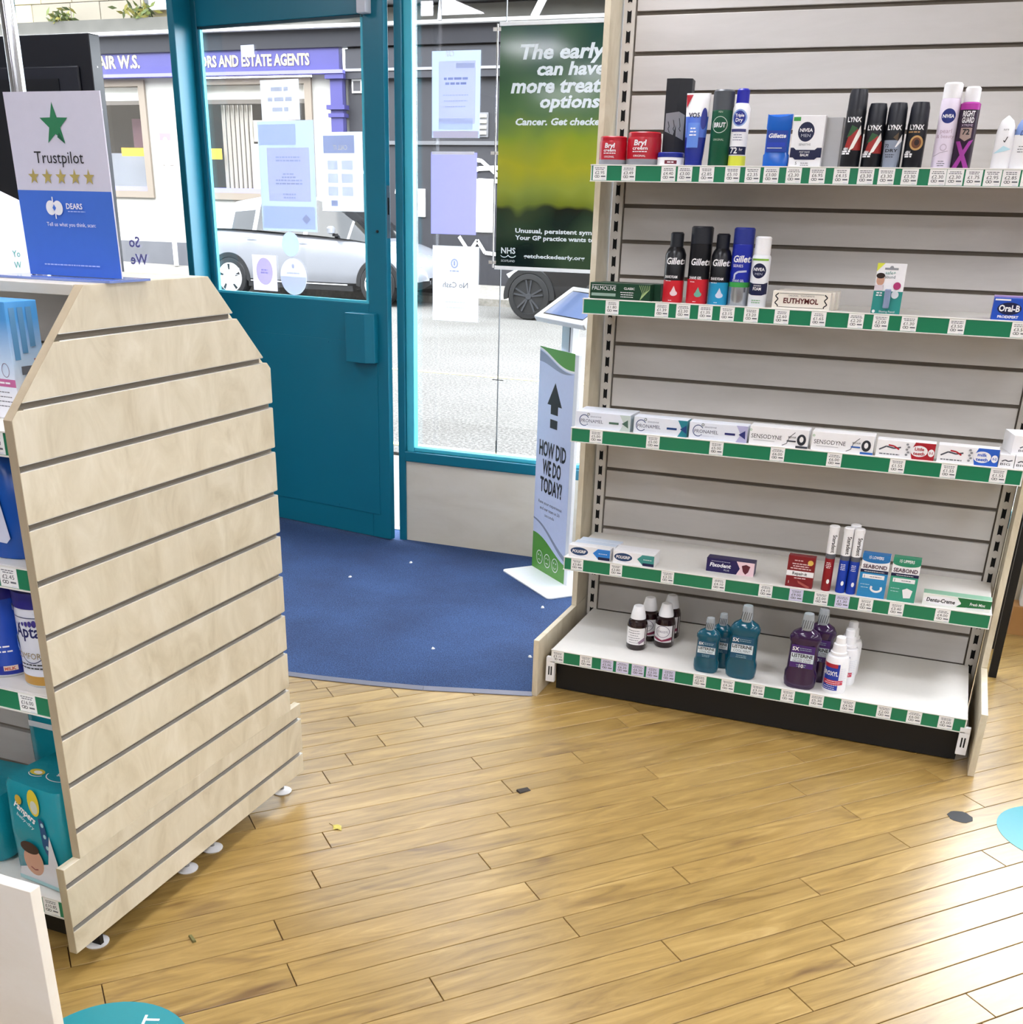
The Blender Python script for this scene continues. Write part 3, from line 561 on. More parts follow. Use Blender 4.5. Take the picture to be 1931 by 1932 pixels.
def lynx(x, h, lb, kind):
    def de(d):
        k = h/.15; d.text('LYNX', 0, .088*k, .011, WH, bold=.03, w=.034)
        if kind == 'red':
            d.poly([(-.016, .04*k), (-.008, .066*k), (.008, .078*k), (.022, .06*k), (.023, .034*k), (.004, .034*k)], C('#9c2c28')); d.poly([(-.014, .058*k), (-.004, .082*k), (.012, .076*k), (-.004, .062*k)], C('#2f5a34')); d.poly([(-.006, .031*k), (.017, .082*k), (.02, .066*k), (.006, .038*k)], C('#f2efe8'))
        elif kind == 'silver':
            d.rect(-.024, .024, .002, .064, C('#8d97a8')); d.text('72', -.013, .048, .007, INK, bold=.02); d.text('DRY', .0, .037, .007, INK, bold=.02, w=.03); d.dashes(-.003, .03, .028, INK, 2, dv=.005); d.poly([(.007, .048), (.02, .078), (.021, .062), (.01, .048)], WH); d.poly([(.0, .07), (.012, .082), (.012, .062)], C('#5b4a36'))
        else:
            d.ell(.004, .058, .016, .017, C('#c2975c')); d.ell(.004, .058, .0115, .0125, C('#6a3d22')); d.ell(.005, .059, .006, .007, C('#2c1a14')); d.dashes(-.004, .081, .03, C('#b98d5a'), 1, h=.003)
        if kind != 'silver':
            d.text('48H', -.013, .034*k, .006, WH, bold=.03, w=.012); d.dashes(-.011, .030*k, .022, WH, 2, dv=.005, h=.004)
    r = .0245
    rd('body_spray', lb, 'spray can', x, F[1]+.004, Z[1], [(r*.96, 0, LYN), (r, .003, LYN), (r, h-.05, LYN), (r*.97, h-.045, LYN)], [(r*.97, h-.045, C('#1b1d26', .4)), (r*.93, h-.012, C('#1b1d26', .4)), (r*.80, h, C('#1b1d26', .4))], deco=de, group=None)
lynx(-.338, .18, 'tallest of four black body sprays on the top shelf', 'red'); lynx(-.286, .148, 'short black body spray with red leaf print next to the tallest one', 'red')
lynx(-.237, .149, 'black body spray with silver-blue lower half on the top shelf', 'silver'); lynx(-.184, .15, 'black body spray with round amber print on the top shelf', 'amber')
def de(d): d.ell(0, .118, .0165, .0165, C('#1c2a78')); d.text('NIVEA', 0, .114, .0075, WH, bold=.025, w=.027); d.text('pearl', 0, .08, .01, C('#b9a0b4')); d.text('& beauty', 0, .069, .008, C('#b9a0b4')); d.ring(0, .048, .008, .008, .002, C('#c4b6c8')); d.line([(-.02, .028), (-.006, .036), (.012, .04)], .0015, C('#b3a9b8')); d.dashes(0, .016, .02, GREYINK, 3, dv=.005)
aerosol('antiperspirant_spray', 'pearly pink-white antiperspirant spray with round blue logo on top shelf', -.114, F[1]+.004, Z[1], .192, .0235, PNK, WH, .95, .035, deco=de, sh=.012)
def de(d): d.text('RIGHT', 0, .117, .012, WH, bold=.025, w=.028); d.text('GUARD', 0, .103, .012, WH, bold=.025, w=.028); d.text('XTREME', 0, .095, .005, C('#c9b6cc'), w=.026); d.poly([(-.013, .092), (.013, .092), (.013, .07), (0, .062), (-.013, .07)], C('#a28b84')); d.text('72', 0, .077, .012, INK, bold=.03); MG = C('#a13a9a'); d.poly([(-.02, .062), (-.010, .062), (.02, .002), (.008, .002)], MG); d.poly([(.02, .066), (.010, .062), (-.02, .002), (-.008, .002)], MG)
aerosol('antiperspirant_spray', 'black and purple antiperspirant spray with white cap on top shelf', -.067, F[1]+.006, Z[1], .183, .0235, C('#1d1822', .3), WH, .78, .034, [(0, .1, C('#2a1730', .3)), (.132, .15, C('#b2389f', .25))], de, sh=.004)
def oval(name, label, x, yf, z, a, q, h, m1, cap=None, deco=None, cat='bottle'):
    t = empty(name, (x, yf+q, z), 0, label, cat); b = MB(); rings = []
    for k in range(12):
        s = k/11; e = (1-max(0, (s-.55)/.45)**2.2)**.5; e = max(e, .06); rings.append([(a*e*math.cos(R(18*j)), q*e*math.sin(R(18*j)), h*s) for j in range(20)])
    b.loft(rings, m1, fm=(lambda i, j: cap if cap and i >= 7 else m1)); b.build('body', t, True)
    if deco: d = Decal(lambda u, v: -q*math.sqrt(max(.02, 1-(u/a)**2))-.0006, True, a*.9); deco(d); d.build(t)
oval('roll_on_deodorant', 'white roll-on deodorant with tick mark near the right end of top shelf', .025, F[1]+.004, Z[1], .022, .015, .119, WH, None, lambda d: (d.line([(-.002, .064), (.001, .06), (.006, .072)], .002, INK), d.text('sure', 0, .086, .005, GREYINK), d.poly([(-.02, .035), (.0, .052), (.018, .045), (.004, .04)], C('#bfe3ee'))), 'deodorant')
oval('roll_on_deodorant', 'white roll-on deodorant with pale blue cap at the right end of top shelf', .072, F[1]+.004, Z[1], .027, .016, .12, WH, C('#7f9bd6'), lambda d: (d.text('Dove', .003, .075, .011, C('#3a4a86'), shear=.2), d.dashes(.0, .05, .03, GREYINK, 3, dv=.006)), 'deodorant')
# ---- shelf 2
PG = C('#0f3d27')
def de(d, w, h):
    d.text('PALMOLIVE', -.048, .026, .011, WH, w=.072); d.rect(-.085, -.012, .01, .018, C('#8fa79b')); d.rect(-.085, -.012, .0395, .0405, WH); d.text('CLASSIC', .028, .030, .006, WH, w=.032, bold=.02); d.dashes(.022, .021, .04, WH, 3, dv=.006, h=.002)
    for i in range(6): d.line([(.062, .004), (.068+i*.004, .022+i*.002), (.058+i*.006, .043)], .0013, C('#a8c48a'))
carton('shaving_cream_carton', 'long dark green shaving cream carton at the left end of second shelf', 'carton', -1.016, -.836, F[2]+.004, .042, Z[2], .046, PG, de)
carton('shaving_cream_carton', 'second green shaving cream carton tucked behind the first one', 'carton', -1.0, -.816, F[2]+.048, .04, Z[2], .046, PG)
def gil(txt, cm, blob, cut=0):
    def de(d):
        d.text('Gillette', .012, .103, .017, WH, bold=.025, shear=.2, w=.062); d.text(txt, -.003, .066, .007, WH, w=.036, bold=.02); d.dashes(-.01, .058, .02, WH, 1)
        d.ell(.008, .026, .010, .007, blob); d.poly([(0, .029), (.008, .046), (.015, .029)], blob); d.dashes(.0, .006, .01, WH, 1)
    return de
GR_, CY_ = C('#cc2431', .3), C('#2196c4', .3)
aerosol('shaving_foam_can', 'black and red shaving foam can with domed shoulder on second shelf', -.779, F[2]+.014, Z[2], .186, .029, BK, C('#1a1d24', .4), .64, .038, [(0, .06, GR_), (.06, .1, BK)], gil('SHAVE FOAM', GR_, C('#e6cfd2')), sh=.02)
aerosol('shaving_gel_can', 'taller black and red shaving gel can with straight black cap on second shelf', -.709, F[2]+.014, Z[2], .203, .0305, BK, C('#1e2129', .4), 1., .045, [(0, .06, GR_), (.066, .1, BK)], gil('SHAVE GEL', GR_, C('#6fae9a')), sh=.003)
aerosol('shaving_foam_can', 'black and light blue shaving foam can on second shelf', -.648, F[2]+.014, Z[2], .186, .028, BK, C('#161922', .4), .66, .038, [(0, .06, CY_), (.06, .1, BK)], gil('SHAVE FOAM', CY_, C('#cfd6ea')), sh=.02)
def de(d): d.text('Gillette', .012, .115, .017, WH, bold=.025, shear=.2, w=.062); d.text('SERIES', -.004, .102, .007, WH, w=.028); d.line([(-.012, .07), (-.011, .084), (-.002, .09), (.02, .092)], .005, C('#b9c0dc')); d.text('SHAVE GEL', 0, .064, .006, WH, w=.032)
aerosol('shaving_gel_can', 'royal blue and silver shaving gel can with blue cap on second shelf', -.591, F[2]+.014, Z[2], .203, .0285, C('#1a2aa0', .3), C('#202f86', .4), 1., .042, [(0, .05, C('#b7bcc2', .25, metal=.8)), (.05, .062, LG), (.063, .1, C('#1a2aa0', .3))], de, sh=.003)
def de(d): d.ell(0, .095, .0185, .0195, NAVY); d.text('NIVEA', 0, .095, .008, WH, bold=.025, w=.03); d.text('MEN', 0, .084, .006, C('#b8bccb'), w=.02); d.rect(-.022, .022, .121, .126, C('#7fb23a')); d.poly([(-.026, .066), (-.012, .062), (.016, .062), (.026, .066), (.026, .036), (.014, .032), (-.014, .032), (-.026, .036)], NAVY); d.text('FOAM', 0, .045, .008, WH, bold=.02, w=.022); d.text('SHAVING', 0, .055, .004, WH, w=.02); d.dashes(0, .018, .03, LG, 2, dv=.006)
aerosol('shaving_foam_can', 'white shaving foam can with clear cap, rightmost of the cans on second shelf', -.535, F[2]+.006, Z[2], .182, .0255, C('#e6e8ec'), C('#f4f4f6'), .86, .046, deco=de, sh=.008)
def de(d, w, h):
    for s in (-1, 1): d.line([(s*.062, .006), (s*.062, .01), (s*.07, .016), (s*.062, .026), (s*.07, .034), (s*.062, .041)], .003, INK)
    d.line([(-.06, .006), (.06, .006)], .001, INK); d.line([(-.06, .041), (.06, .041)], .001, INK); d.text('EUTHYMOL', 0, .0165, .013, C('#5a1f1a'), bold=.03, w=.094); d.text('ORIGINAL   TOOTHPASTE', 0, .034, .004, GREYINK, w=.07)
CREAM = C('#ece6da')
for i in range(3): carton('toothpaste_carton', ('cream toothpaste carton with ornate red lettering on second shelf', 'cream toothpaste carton directly behind the ornate red lettered one', 'rearmost of three cream toothpaste cartons on second shelf')[i], 'carton', -.489+i*.007, -.334+i*.007, F[2]+.004+i*.04, .038, Z[2], .047, CREAM, de if i == 0 else None)
t = carton('blister_pack', 'teal and white hanging blister card with a small tube standing on second shelf', 'blister pack', -.226, -.152, F[2]+.01, .002, Z[2], .127, WH, None)
d = Decal(lambda u, v: -.001); TL = C('#2f8f88'); d.rect(-.037, .037, 0, .058, TL); d.poly([(-.037, .127), (-.018, .127), (-.037, .106)], YEL); d.rect(-.017, .017, .111, .116, GREY); d.ell(0, .116, .005, .005, GREY); d.text('safe+', -.001, .1, .008, C('#3a8b86'), w=.026); d.text('sound', -.001, .09, .008, C('#4d5d63'), w=.026)
SK = C('#c89b84'); d.ell(-.024, .085, .010, .014, SK); d.ell(-.025, .096, .011, .007, C('#2a1d18')); d.rect(-.036, -.014, .06, .073, C('#d9cfd6')); d.ell(.02, .072, .0095, .0095, C('#b03a72')); d.ell(.018, .05, .0095, .0095, C('#cfd6da')); d.dashes(-.022, .052, .018, WH, 2, dv=.006, h=.003); d.ell(-.03, .007, .004, .004, WH); d.text('Shaving Pencil', .004, .005, .005, WH, w=.04); d.build(t)
b = MB(); b.box(-.008, .008, -.016, -.0012, .016, .064, C('#a8b8dc', .1, trans=.4)); b.build('blister', t, bev=.003)
b = MB(); b.box(-.02, .02, 0, .03, 0, .002, WH); b.build('back_stand', t)
def de(d, w, h): d.ell(-.03, .030, .029, .015, NAVY); d.text('Oral-B', -.03, .0235, .015, WH, bold=.03, w=.05); d.text('PROEXPERT', -.03, .007, .006, WH, bold=.03, w=.05); d.rect(-.067, -.03, .049, .053, WH)
for i, w in enumerate((.14, .14)): carton('toothpaste_carton', ('blue toothpaste carton at the right end of second shelf', 'blue toothpaste carton behind the front one at right end of second shelf')[i], 'carton', .074, .074+w, F[2]+.006+i*.042, .04, Z[2], .055+.003*i, C('#1f4fb8') if i == 0 else C('#a88fc4'), de if i == 0 else None)
# ---- shelf 3
def pron(ac, ac2):
    def de(d, w, h):
        d.ring(-.058, .025, .016, .017, .0025, C('#4a5a86'), 30, 320); d.text('PRONAMEL', -.034, .019, .010, C('#4a4f6a'), w=.07); d.text('SENSODYNE', -.022, .035, .004, C('#6a6f86'), w=.034); d.dashes(-.03, .011, .05, FAINT, 1)
        d.rect(.02, .05, .02, .026, ac2); d.poly([(.052, 0), (.066, .024), (.052, .049), (w/2, .049), (w/2, 0)], ac); d.poly([(.060, .024), (.078, .036), (.08, .012)], ac2); d.ring(-.045, .043, .004, .004, .0015, C('#3c4c3c'))
    return de
IV = C('#e3e8f2')
for k in range(2): carton('toothpaste_carton', ('silver-green ended toothpaste carton at the left end of third shelf', 'toothpaste carton behind the leftmost one on third shelf')[k], 'carton', -1.023, -.853, F[3]+.004+.052*k, .05, Z[3], .05, IV, pron(C('#c5d3cf'), C('#4a6a5c')) if k == 0 else None)
carton('toothpaste_carton', 'teal ended white toothpaste carton, second from the left on third shelf', 'carton', -.842, -.681, F[3]+.004, .05, Z[3], .05, IV, pron(C('#1f7f8e'), C('#20427c')), side=C('#2a8a96'))
carton('toothpaste_carton', 'lilac ended white toothpaste carton, third from the left on third shelf', 'carton', -.675, -.506, F[3]+.004, .05, Z[3], .049, IV, pron(C('#b3b2d6'), C('#2a2f6e')))
def sens(ac):
    def de(d, w, h):
        d.text('SENSODYNE', -.034, .02, .0115, INK, w=.086); d.rect(-.07, -.01, .0135, .0143, GREYINK); d.line([(.012, .006), (.024, .012), (.03, .03), (.045, .044)], .0018, C('#55585e')); d.ell(.064, .025, .0125, .0155, C('#2c2f38')); d.ell(.064, .026, .0055, .008, WH); d.text('REPAIR', .038, .028, .005, INK, w=.022); d.rect(.024, .049, .0175, .0215, ac); d.ring(-.079, .042, .003, .003, .001, LG); d.rect(.05, w/2, .002, .008, ac)
    return de
carton('toothpaste_carton', 'white toothpaste carton with thin black lettering and dark tooth badge on third shelf', 'carton', -.500, -.335, F[3]+.004, .055, Z[3], .053, WH, sens(C('#3b3e46')))
carton('toothpaste_carton', 'white toothpaste carton with black lettering and blue tooth badge on third shelf', 'carton', -.326, -.158, F[3]+.004, .055, Z[3], .053, WH, sens(C('#2b5fb0')))
def aqua(ac, a, b2):
    def de(d, w, h):
        d.line([(-.068, .02), (-.05, .03), (-.03, .026), (-.012, .03)], .004, C('#4a4f5a')); d.line([(-.045, .034), (-.03, .032), (-.016, .024)], .004, RED); d.dashes(-.04, .008, .06, GREYINK, 1, h=.003); d.poly([(.02, 0), (.014, .022), (.024, .047), (w/2, .047), (w/2, 0)], ac); d.ell(.036, .024, .022, .015, WH); d.text(a, .036, .026, .008, ac, bold=.03, w=.024); d.text(b2, .036, .014, .008, ac, bold=.03, w=.03); d.ell(.067, .022, .008, .01, WH); d.text('3-5' if a == 'Little' else '0-2', .067, .019, .006, ac, bold=.03, w=.01)
        for i in range(5): d.ell(.004+.004*(i % 2), .012+i*.007, .0035, .003, GREY)
    return de
carton('toothpaste_carton', 'white and red children toothpaste carton on third shelf', 'carton', -.151, .001, F[3]+.004, .045, Z[3], .047, WH, aqua(C('#a8202c'), 'Little', 'teeth'))
carton('toothpaste_carton', 'white and blue children toothpaste carton on third shelf', 'carton', .008, .161, F[3]+.004, .045, Z[3], .047, WH, aqua(C('#2a5fc4'), 'milk', 'teeth'))
def sm(d, w, h): d.line([(-.012, .018), (-.004, .022), (.004, .019), (.014, .022)], .003, C('#4a4f5a')); d.text('BIG', -.002, .008, .006, INK, w=.024)
for x, lb in ((.163, 'small white toothpaste carton end-on at right of the blue one, third shelf'), (.2025, 'small white toothpaste carton end-on at far right of third shelf')): carton('toothpaste_carton', lb, 'carton', x, x+.038, F[3]+.006, .12, Z[3], .036, WH, sm)
carton('toothpaste_carton', 'white toothpaste carton lying on top of the small ones at far right', 'carton', .178, .24, F[3]+.02, .10, Z[3]+.0361, .05, WH, sm, rot=R(12))
# ---- shelf 4
def pol(c1):
    def de(d, w, h): d.ell(-.033, .022, .029, .013, C('#21406a')); d.text('POLIGRIP', -.033, .0175, .009, WH, bold=.03, shear=.1, w=.045); d.poly([(.012, .022), (.028, .037), (w/2, .037), (w/2, .005), (.03, .005)], c1); d.rect(.03, w/2, .003, .012, NAVY); d.dashes(.045, .022, .03, WH, 1); d.dashes(-.03, .006, .05, FAINT, 1)
    return de
for k in range(3): carton('denture_cream_carton', ('blue and white denture cream carton at left end of fourth shelf', 'denture cream carton just behind the leftmost one', 'rearmost of the left denture cream cartons')[k], 'carton', -1.022+.006*k, -.886+.006*k, F[4]+.006+.037*k, .035, Z[4], .04, WH, pol(C('#2f7fd0')) if k == 0 else None, top=C('#cfdcec') if k else None)
for k in range(2): carton('denture_cream_carton', ('blue and green denture cream carton, second along the fourth shelf', 'denture cream carton behind the blue and green one')[k], 'carton', -.876, -.744, F[4]+.006+.037*k, .035, Z[4], .04, WH, pol(C('#3d8f8a')) if k == 0 else None)
def de(d, w, h): d.text('Fixodent', -.03, .017, .012, WH, bold=.03, shear=.15, w=.065); d.text('PLUS', -.01, .007, .005, WH, w=.016); d.poly([(.02, 0), (.03, .02), (.018, .042), (w/2, .042), (w/2, 0)], C('#e8c9cf')); d.poly([(.035, .03), (.048, .035), (.061, .03), (.056, .012), (.048, .004), (.04, .012)], C('#5a1a28')); d.dashes(-.03, .034, .07, FAINT, 1)
carton('denture_cream_carton', 'dark purple and pink denture adhesive carton alone in the middle of fourth shelf', 'carton', -.591, -.445, F[4]+.055, .04, Z[4], .043, C('#1f1650'), de)
MAR = C('#7d1a22')
def de(d, w, h): d.rect(-w/2, w/2, .034, .05, WH); d.text('Repair-it', -.001, .038, .009, INK, bold=.02, w=.042); d.dashes(-.008, .08, .03, C('#e0b9bb'), 1, h=.003); d.dashes(0, .07, .06, C('#e8c9cb'), 3, dv=.007, h=.003); d.ell(.026, .078, .008, .008, C('#d9b45a')); d.dashes(.002, .027, .045, C('#e8c9cb'), 1, h=.003); d.text('1', -.03, .011, .008, WH); d.poly([(-.005, .022), (.032, .006), (.028, .0), (-.002, .014)], C('#a8524c'))
carton('denture_repair_pack', 'maroon denture repair kit carton on the fourth shelf', 'carton', -.344, -.266, F[4]+.012, .025, Z[4], .095, MAR, de)
b = MB()
def tube_tab(x, lb, col):
    def de(d): d.text('Steradent', .0, .143, .011, INK, bold=.02, rot=-90, w=.052); d.dashes(-.001, .085, .016, WH, 4, dv=.005, h=.002); d.ell(.004, .03, .004, .007, WH)
    rd('denture_tablet_tube', lb, 'tube', x, F[4]+.012, Z[4], [(.0132, 0, col), (.0138, .002, col), (.0138, .098, C('#5d6068')), (.0138, .112, WH), (.0138, .18, WH)], [(.0148, .18, WH), (.0148, .192, WH), (.0125, .194, WH)], deco=de, n=20)
tube_tab(-.228, 'red and white denture tablet tube on the fourth shelf', C('#8e1822')); tube_tab(-.187, 'left blue and white denture tablet tube on the fourth shelf', C('#173fae')); tube_tab(-.1575, 'right blue and white denture tablet tube on the fourth shelf', C('#173fae'))
rd('denture_tablet_tube', 'blue and white denture tablet tube standing behind the front pair', 'tube', -.172, F[4]+.045, Z[4], [(.0132, 0, C('#173fae')), (.0138, .1, WH), (.0138, .182, WH)], [(.0148, .182, WH), (.0148, .194, WH), (.0125, .196, WH)], n=20)
def sea(t1, c1, c2):
    def de(d, w, h):
        d.rect(-w/2, w/2, .112, .128, c1); d.ell(0, .112, w*.49, .009, c1, a0=180, a1=360); d.text(t1, .0, .115, .0085, WH, bold=.02, w=.04); d.text('SEABOND', 0, .087, .011, C('#401a3a'), bold=.02, w=.066); d.rect(-w/2, w/2, .074, .083, NAVY); d.dashes(0, .077, .06, WH, 1); d.rect(-w/2, w/2, 0, .074, c2); d.rect(-.03, .03, .057, .069, WH); d.text('1', -.025, .058, .009, NAVY); d.dashes(.006, .062, .035, NAVY, 1)
        if t1.endswith('LOWERS'): d.ring(.012, .03, .017, .013, .006, WH, 150, 390)
        else: d.poly([(.0, .036), (.012, .042), (.028, .036), (.024, .014), (.006, .012)], WH)
        d.dashes(-.02, .038, .025, C('#bfe0e8'), 2, dv=.009)
    return de
carton('denture_seal_pack', 'blue and white denture seal carton for lowers on fourth shelf', 'carton', -.138, -.062, F[4]+.01, .03, Z[4], .128, WH, sea('15 LOWERS', C('#2272b4'), C('#2a86bd')), top=C('#2272b4'))
carton('denture_seal_pack', 'green and white denture seal carton for uppers on fourth shelf', 'carton', -.054, .021, F[4]+.01, .03, Z[4], .128, WH, sea('15 UPPERS', C('#2c8a6a'), C('#3a9a80')), top=C('#2c8a6a'))
def de(d, w, h): d.poly([(.0, .006), (.012, .018), (.0, .034), (w/2, .034), (w/2, .012)], C('#1c6b3c')); d.ell(-.038, .018, .05, .0125, WH); d.text('Dentu-Creme', -.042, .013, .011, INK, bold=.03, shear=.1, w=.076); d.text('Fresh Mint', .055, .016, .008, WH, bold=.02, shear=.1, w=.04); d.dashes(.05, .007, .05, FAINT, 1)
carton('denture_paste_carton', 'long green and white denture paste carton at right end of fourth shelf', 'carton', .042, .223, F[4]+.012, .04, Z[4], .036, C('#e6e9e2'), de, top=C('#7fae92'))
# ---- bottom shelf
BRN = C('#241214', .12, coat=.4); OFFW = C('#e9e6e6')
def cors(x, y, lb, front):
    def de(d):
        d.rect(-.032, .032, .02, .076, OFFW)
        if front: d.dashes(-.002, .066, .04, GREYINK, 6, dv=.008, h=.002); d.poly([(.012, .03), (.03, .045), (.03, .032), (.016, .022)], C('#8d7486'))
        else: d.ring(0, .056, .022, .02, .0015, C('#5a4a6a')); d.text('CORSODYL', 0, .052, .007, C('#3c2a5a'), w=.036); d.poly([(-.028, .036), (0, .028), (.028, .038), (.028, .028), (0, .022), (-.028, .028)], C('#8d2f4e')); d.rect(.028, .030, .02, .076, BRN)
    rd('mouthwash_bottle', lb, 'bottle', x, y, Z[5], [(.029, 0, BRN), (.0325, .005, BRN), (.0325, .082, BRN), (.029, .094, BRN), (.019, .1, BRN), (.017, .104, BRN)], [(.0245, .102, WH), (.0235, .112, WH), (.0165, .141, WH), (.0145, .143, WH)], deco=de)
cors(-.784, 3.194, 'brown mouthwash bottle with white cone cap, front left on bottom shelf', True); cors(-.708, 3.255, 'brown mouthwash bottle with round emblem label on bottom shelf', False)
cors(-.771, 3.29, 'brown mouthwash bottle standing behind the front left one', False); cors(-.712, 3.345, 'brown mouthwash bottle at the back of the brown group', False)
CLR = C('#b9c0c4', .15, trans=.35)
def listr(x, yf, w, h, liq, ink, nm, lb, sub=None):
    a = w/2; q = a*.52; k = h/.21
    prof = [(.8, 0, liq), (.95, .006*k, liq), (1., .02*k, liq), (1., .045*k, liq), (.90, .055*k, liq), (.88, .128*k, liq), (.97, .136*k, liq), (.96, .146*k, liq), (.78, .158*k, liq), (.42, .168*k, liq), (.33, .172*k, liq)]
    t = empty('mouthwash_bottle', (x, yf+q, Z[5]), 0, lb, 'bottle'); b = MB()
    def sq(r, z): return [((1 if math.cos(R(12*j+6)) > 0 else -1)*a*r*abs(math.cos(R(12*j+6)))**.7, (1 if math.sin(R(12*j+6)) > 0 else -1)*q*min(r*1.1, 1)*abs(math.sin(R(12*j+6)))**.7, z) for j in range(30)]
    b.loft([sq(r, z) for r, z, _ in prof], liq); b.build('body', t, True)
    b = MB(); b.lathe([(a*.36, .166*k, CLR), (a*.37, .178*k, CLR), (a*.33, .204*k, CLR), (a*.30, .21*k, CLR)], n=18); b.build('cap', t, True)
    d = Decal(lambda u, v: -q*.99); d.rect(-a*.72, a*.72, .062*k, .126*k, ink)
    for i in range(5): d.line([(-a*.3+i*a*.14, .175*k), (-a*.22+i*a*.14, .198*k)], .0015, BK)
    LW = C('#d7e4ea') ; d.rect(-a*.70, a*.70, .078*k, .104*k, LW); d.text('LISTERINE', 0, .0925*k, .0095*k, INK, bold=.03, w=a*1.28)
    for i, s in enumerate(nm): d.text(s, 0, (.081-.0*i)*k if len(nm) == 1 else (.0855-.0065*i)*k, (.008 if len(nm) == 1 else .005)*k, C('#3d5a6a') if len(nm) == 1 else C('#4a2a5a'), w=a*1.1)
    d.text('5X', -a*.45, .111*k, .010*k, WH, bold=.03); d.dashes(a*.15, .118*k, a*.8, C('#9fb9c4'), 2, dv=.005*k); d.dashes(0, .071*k, a*.7, C('#9fc4cc'), 2, dv=.005*k)
    if sub: d.text(sub, 0, .064*k, .010*k, WH, bold=.025)
    d.build(t)
LQ, LQI, LP, LPI = C('#0c5f78', .12, trans=.35, coat=.3), C('#15506e', .3), C('#3a1f4a', .12, trans=.3, coat=.3), C('#45246e', .3)
listr(-.536, 3.107, .076, .173, LQ, LQI, ('COOL MINT',), 'smaller teal mouthwash bottle at front of bottom shelf'); listr(-.507, 3.165, .07, .173, LQ, LQI, ('COOL MINT',), 'teal mouthwash bottle half hidden behind the smaller one')
listr(-.430, 3.103, .092, .228, LQ, LQI, ('COOL MINT',), 'largest teal mouthwash bottle on bottom shelf')
listr(-.254, 3.103, .094, .230, LP, LPI, ('TOTAL CARE', 'MILDER TASTE'), 'purple mouthwash bottle at front of bottom shelf', '10'); listr(-.218, 3.178, .09, .228, LP, LPI, ('TOTAL CARE', 'MILDER TASTE'), 'purple mouthwash bottle behind the front purple one', '10')
def perox(x, y, lb):
    def de(d): d.rect(-.034, .012, .012, .094, C('#1f3aa0')); d.rect(-.034, .006, .082, .094, C('#b02a3a')); d.text('PEROXYL', -.016, .058, .013, WH, bold=.03, w=.05); d.rect(-.03, .024, .03, .044, C('#c43a50')); d.dashes(-.004, .04, .045, WH, 3, dv=.006); d.dashes(-.012, .022, .035, WH, 2, dv=.006); d.dashes(.022, .08, .02, FAINT, 8, dv=.006)
    rd('mouth_rinse_bottle', lb, 'bottle', x, y, Z[5], [(.031, 0, WH), (.034, .005, WH), (.034, .1, WH), (.03, .112, WH), (.02, .117, WH)], [(.0245, .117, WH), (.0245, .124, WH), (.0205, .126, WH), (.0185, .148, WH), (.0145, .15, WH), (.0135, .168, WH), (.0115, .17, WH)], deco=de)
perox(-.156, 3.108, 'white mouth rinse bottle with blue and red label at front of bottom shelf'); perox(-.137, 3.185, 'white mouth rinse bottle behind the front one'); perox(-.135, 3.262, 'rearmost white mouth rinse bottle on bottom shelf')

# ================================================================ left gondola with slatted end panel
XP = -1.4096; YC = 1.7742
lg = empty('gondola_shelving', (-1.9, YC, 0), label='low double-sided shop gondola with pale slatted wooden end panel', cat='shelving unit')
def LGp(o): o.parent = lg; o.location = o.location-Vector((-1.9, YC, 0)); return o
def halfw(z): return .3849 if z <= 1.0927 else (.3849+(.1792-.3849)*(z-1.0927)/(1.2922-1.0927))
def slat_poly(z0, z1):
    zs = sorted({z0, z1} | ({1.0927} if z0 < 1.0927 < z1 else set())); return [(YC-halfw(z), z) for z in zs][::-1]+[(YC+halfw(z), z) for z in zs]
ep = empty('end_panel', (0, 0, 0)); LGp(ep); off = Vector((1.9, -YC, 0))
def EP(o): o.parent = ep; return o
b = MB(); b.prism([(YC-halfw(z), z) for z in (1.2922, 1.0927, .2512)]+[(YC+halfw(z), z) for z in (.2512, 1.0927, 1.2922)], XP-.018, XP-.0115, 'X', MAPLE); EP(b.build('backing'))
b = MB(); b.box(XP-.018, XP-.0115, YC-.4309, YC+.4309, .055, .2512, MAPLE); EP(b.build('base_backing'))
lips = [.2057-.1, .2057]+[.3057+.1*i for i in range(10)]; GAP = .0125
edges = [(.2512, .3057)]+[(.3057+.1*i+GAP, .3057+.1*(i+1)) for i in range(9)]+[(1.2057+GAP, 1.2922)]
for z0, z1 in edges:
    b = MB(); b.prism(slat_poly(z0, z1), XP-.0115, XP, 'X', MAPLE); EP(b.build('slat', bev=.0008))
for z0, z1 in ((.055, .1057), (.1057+GAP, .2057), (.2057+GAP, .2512)):
    b = MB(); b.box(XP-.0115, XP, YC-.4309, YC+.4309, z0, z1, MAPLE); EP(b.build('base_slat', bev=.0008))
for i in range(12):
    z = (.1057, .2057)[i] if i < 2 else .3057+.1*(i-2); w = .4305 if i < 2 else halfw(z+GAP)-.002
    b = MB(); b.box(XP-.011, XP-.0004, YC-w, YC+w, z-.0002, z+.0012, ALU); b.box(XP-.0112, XP-.0104, YC-w, YC+w, z+.0012, z+GAP, mat('#6d6353', .6)); b.box(XP-.011, XP-.0004, YC-w, YC+w, z+GAP-.001, z+GAP+.0002, ALU); EP(b.build('groove_insert_shade'))  # brown sheet between the metal lips paints in the groove's shade
b = MB(); b.prism([(YC-halfw(z)-e, z+f) for z, e, f in ((1.2922, .0, .0), (1.0927, .0, 0), (.2512, 0, 0))]+[(YC-halfw(z)-.0012, z) for z in (.2512, 1.0927, 1.2922)], XP-.018, XP-.0003, 'X', EDGE); EP(b.build('edge_banding'))
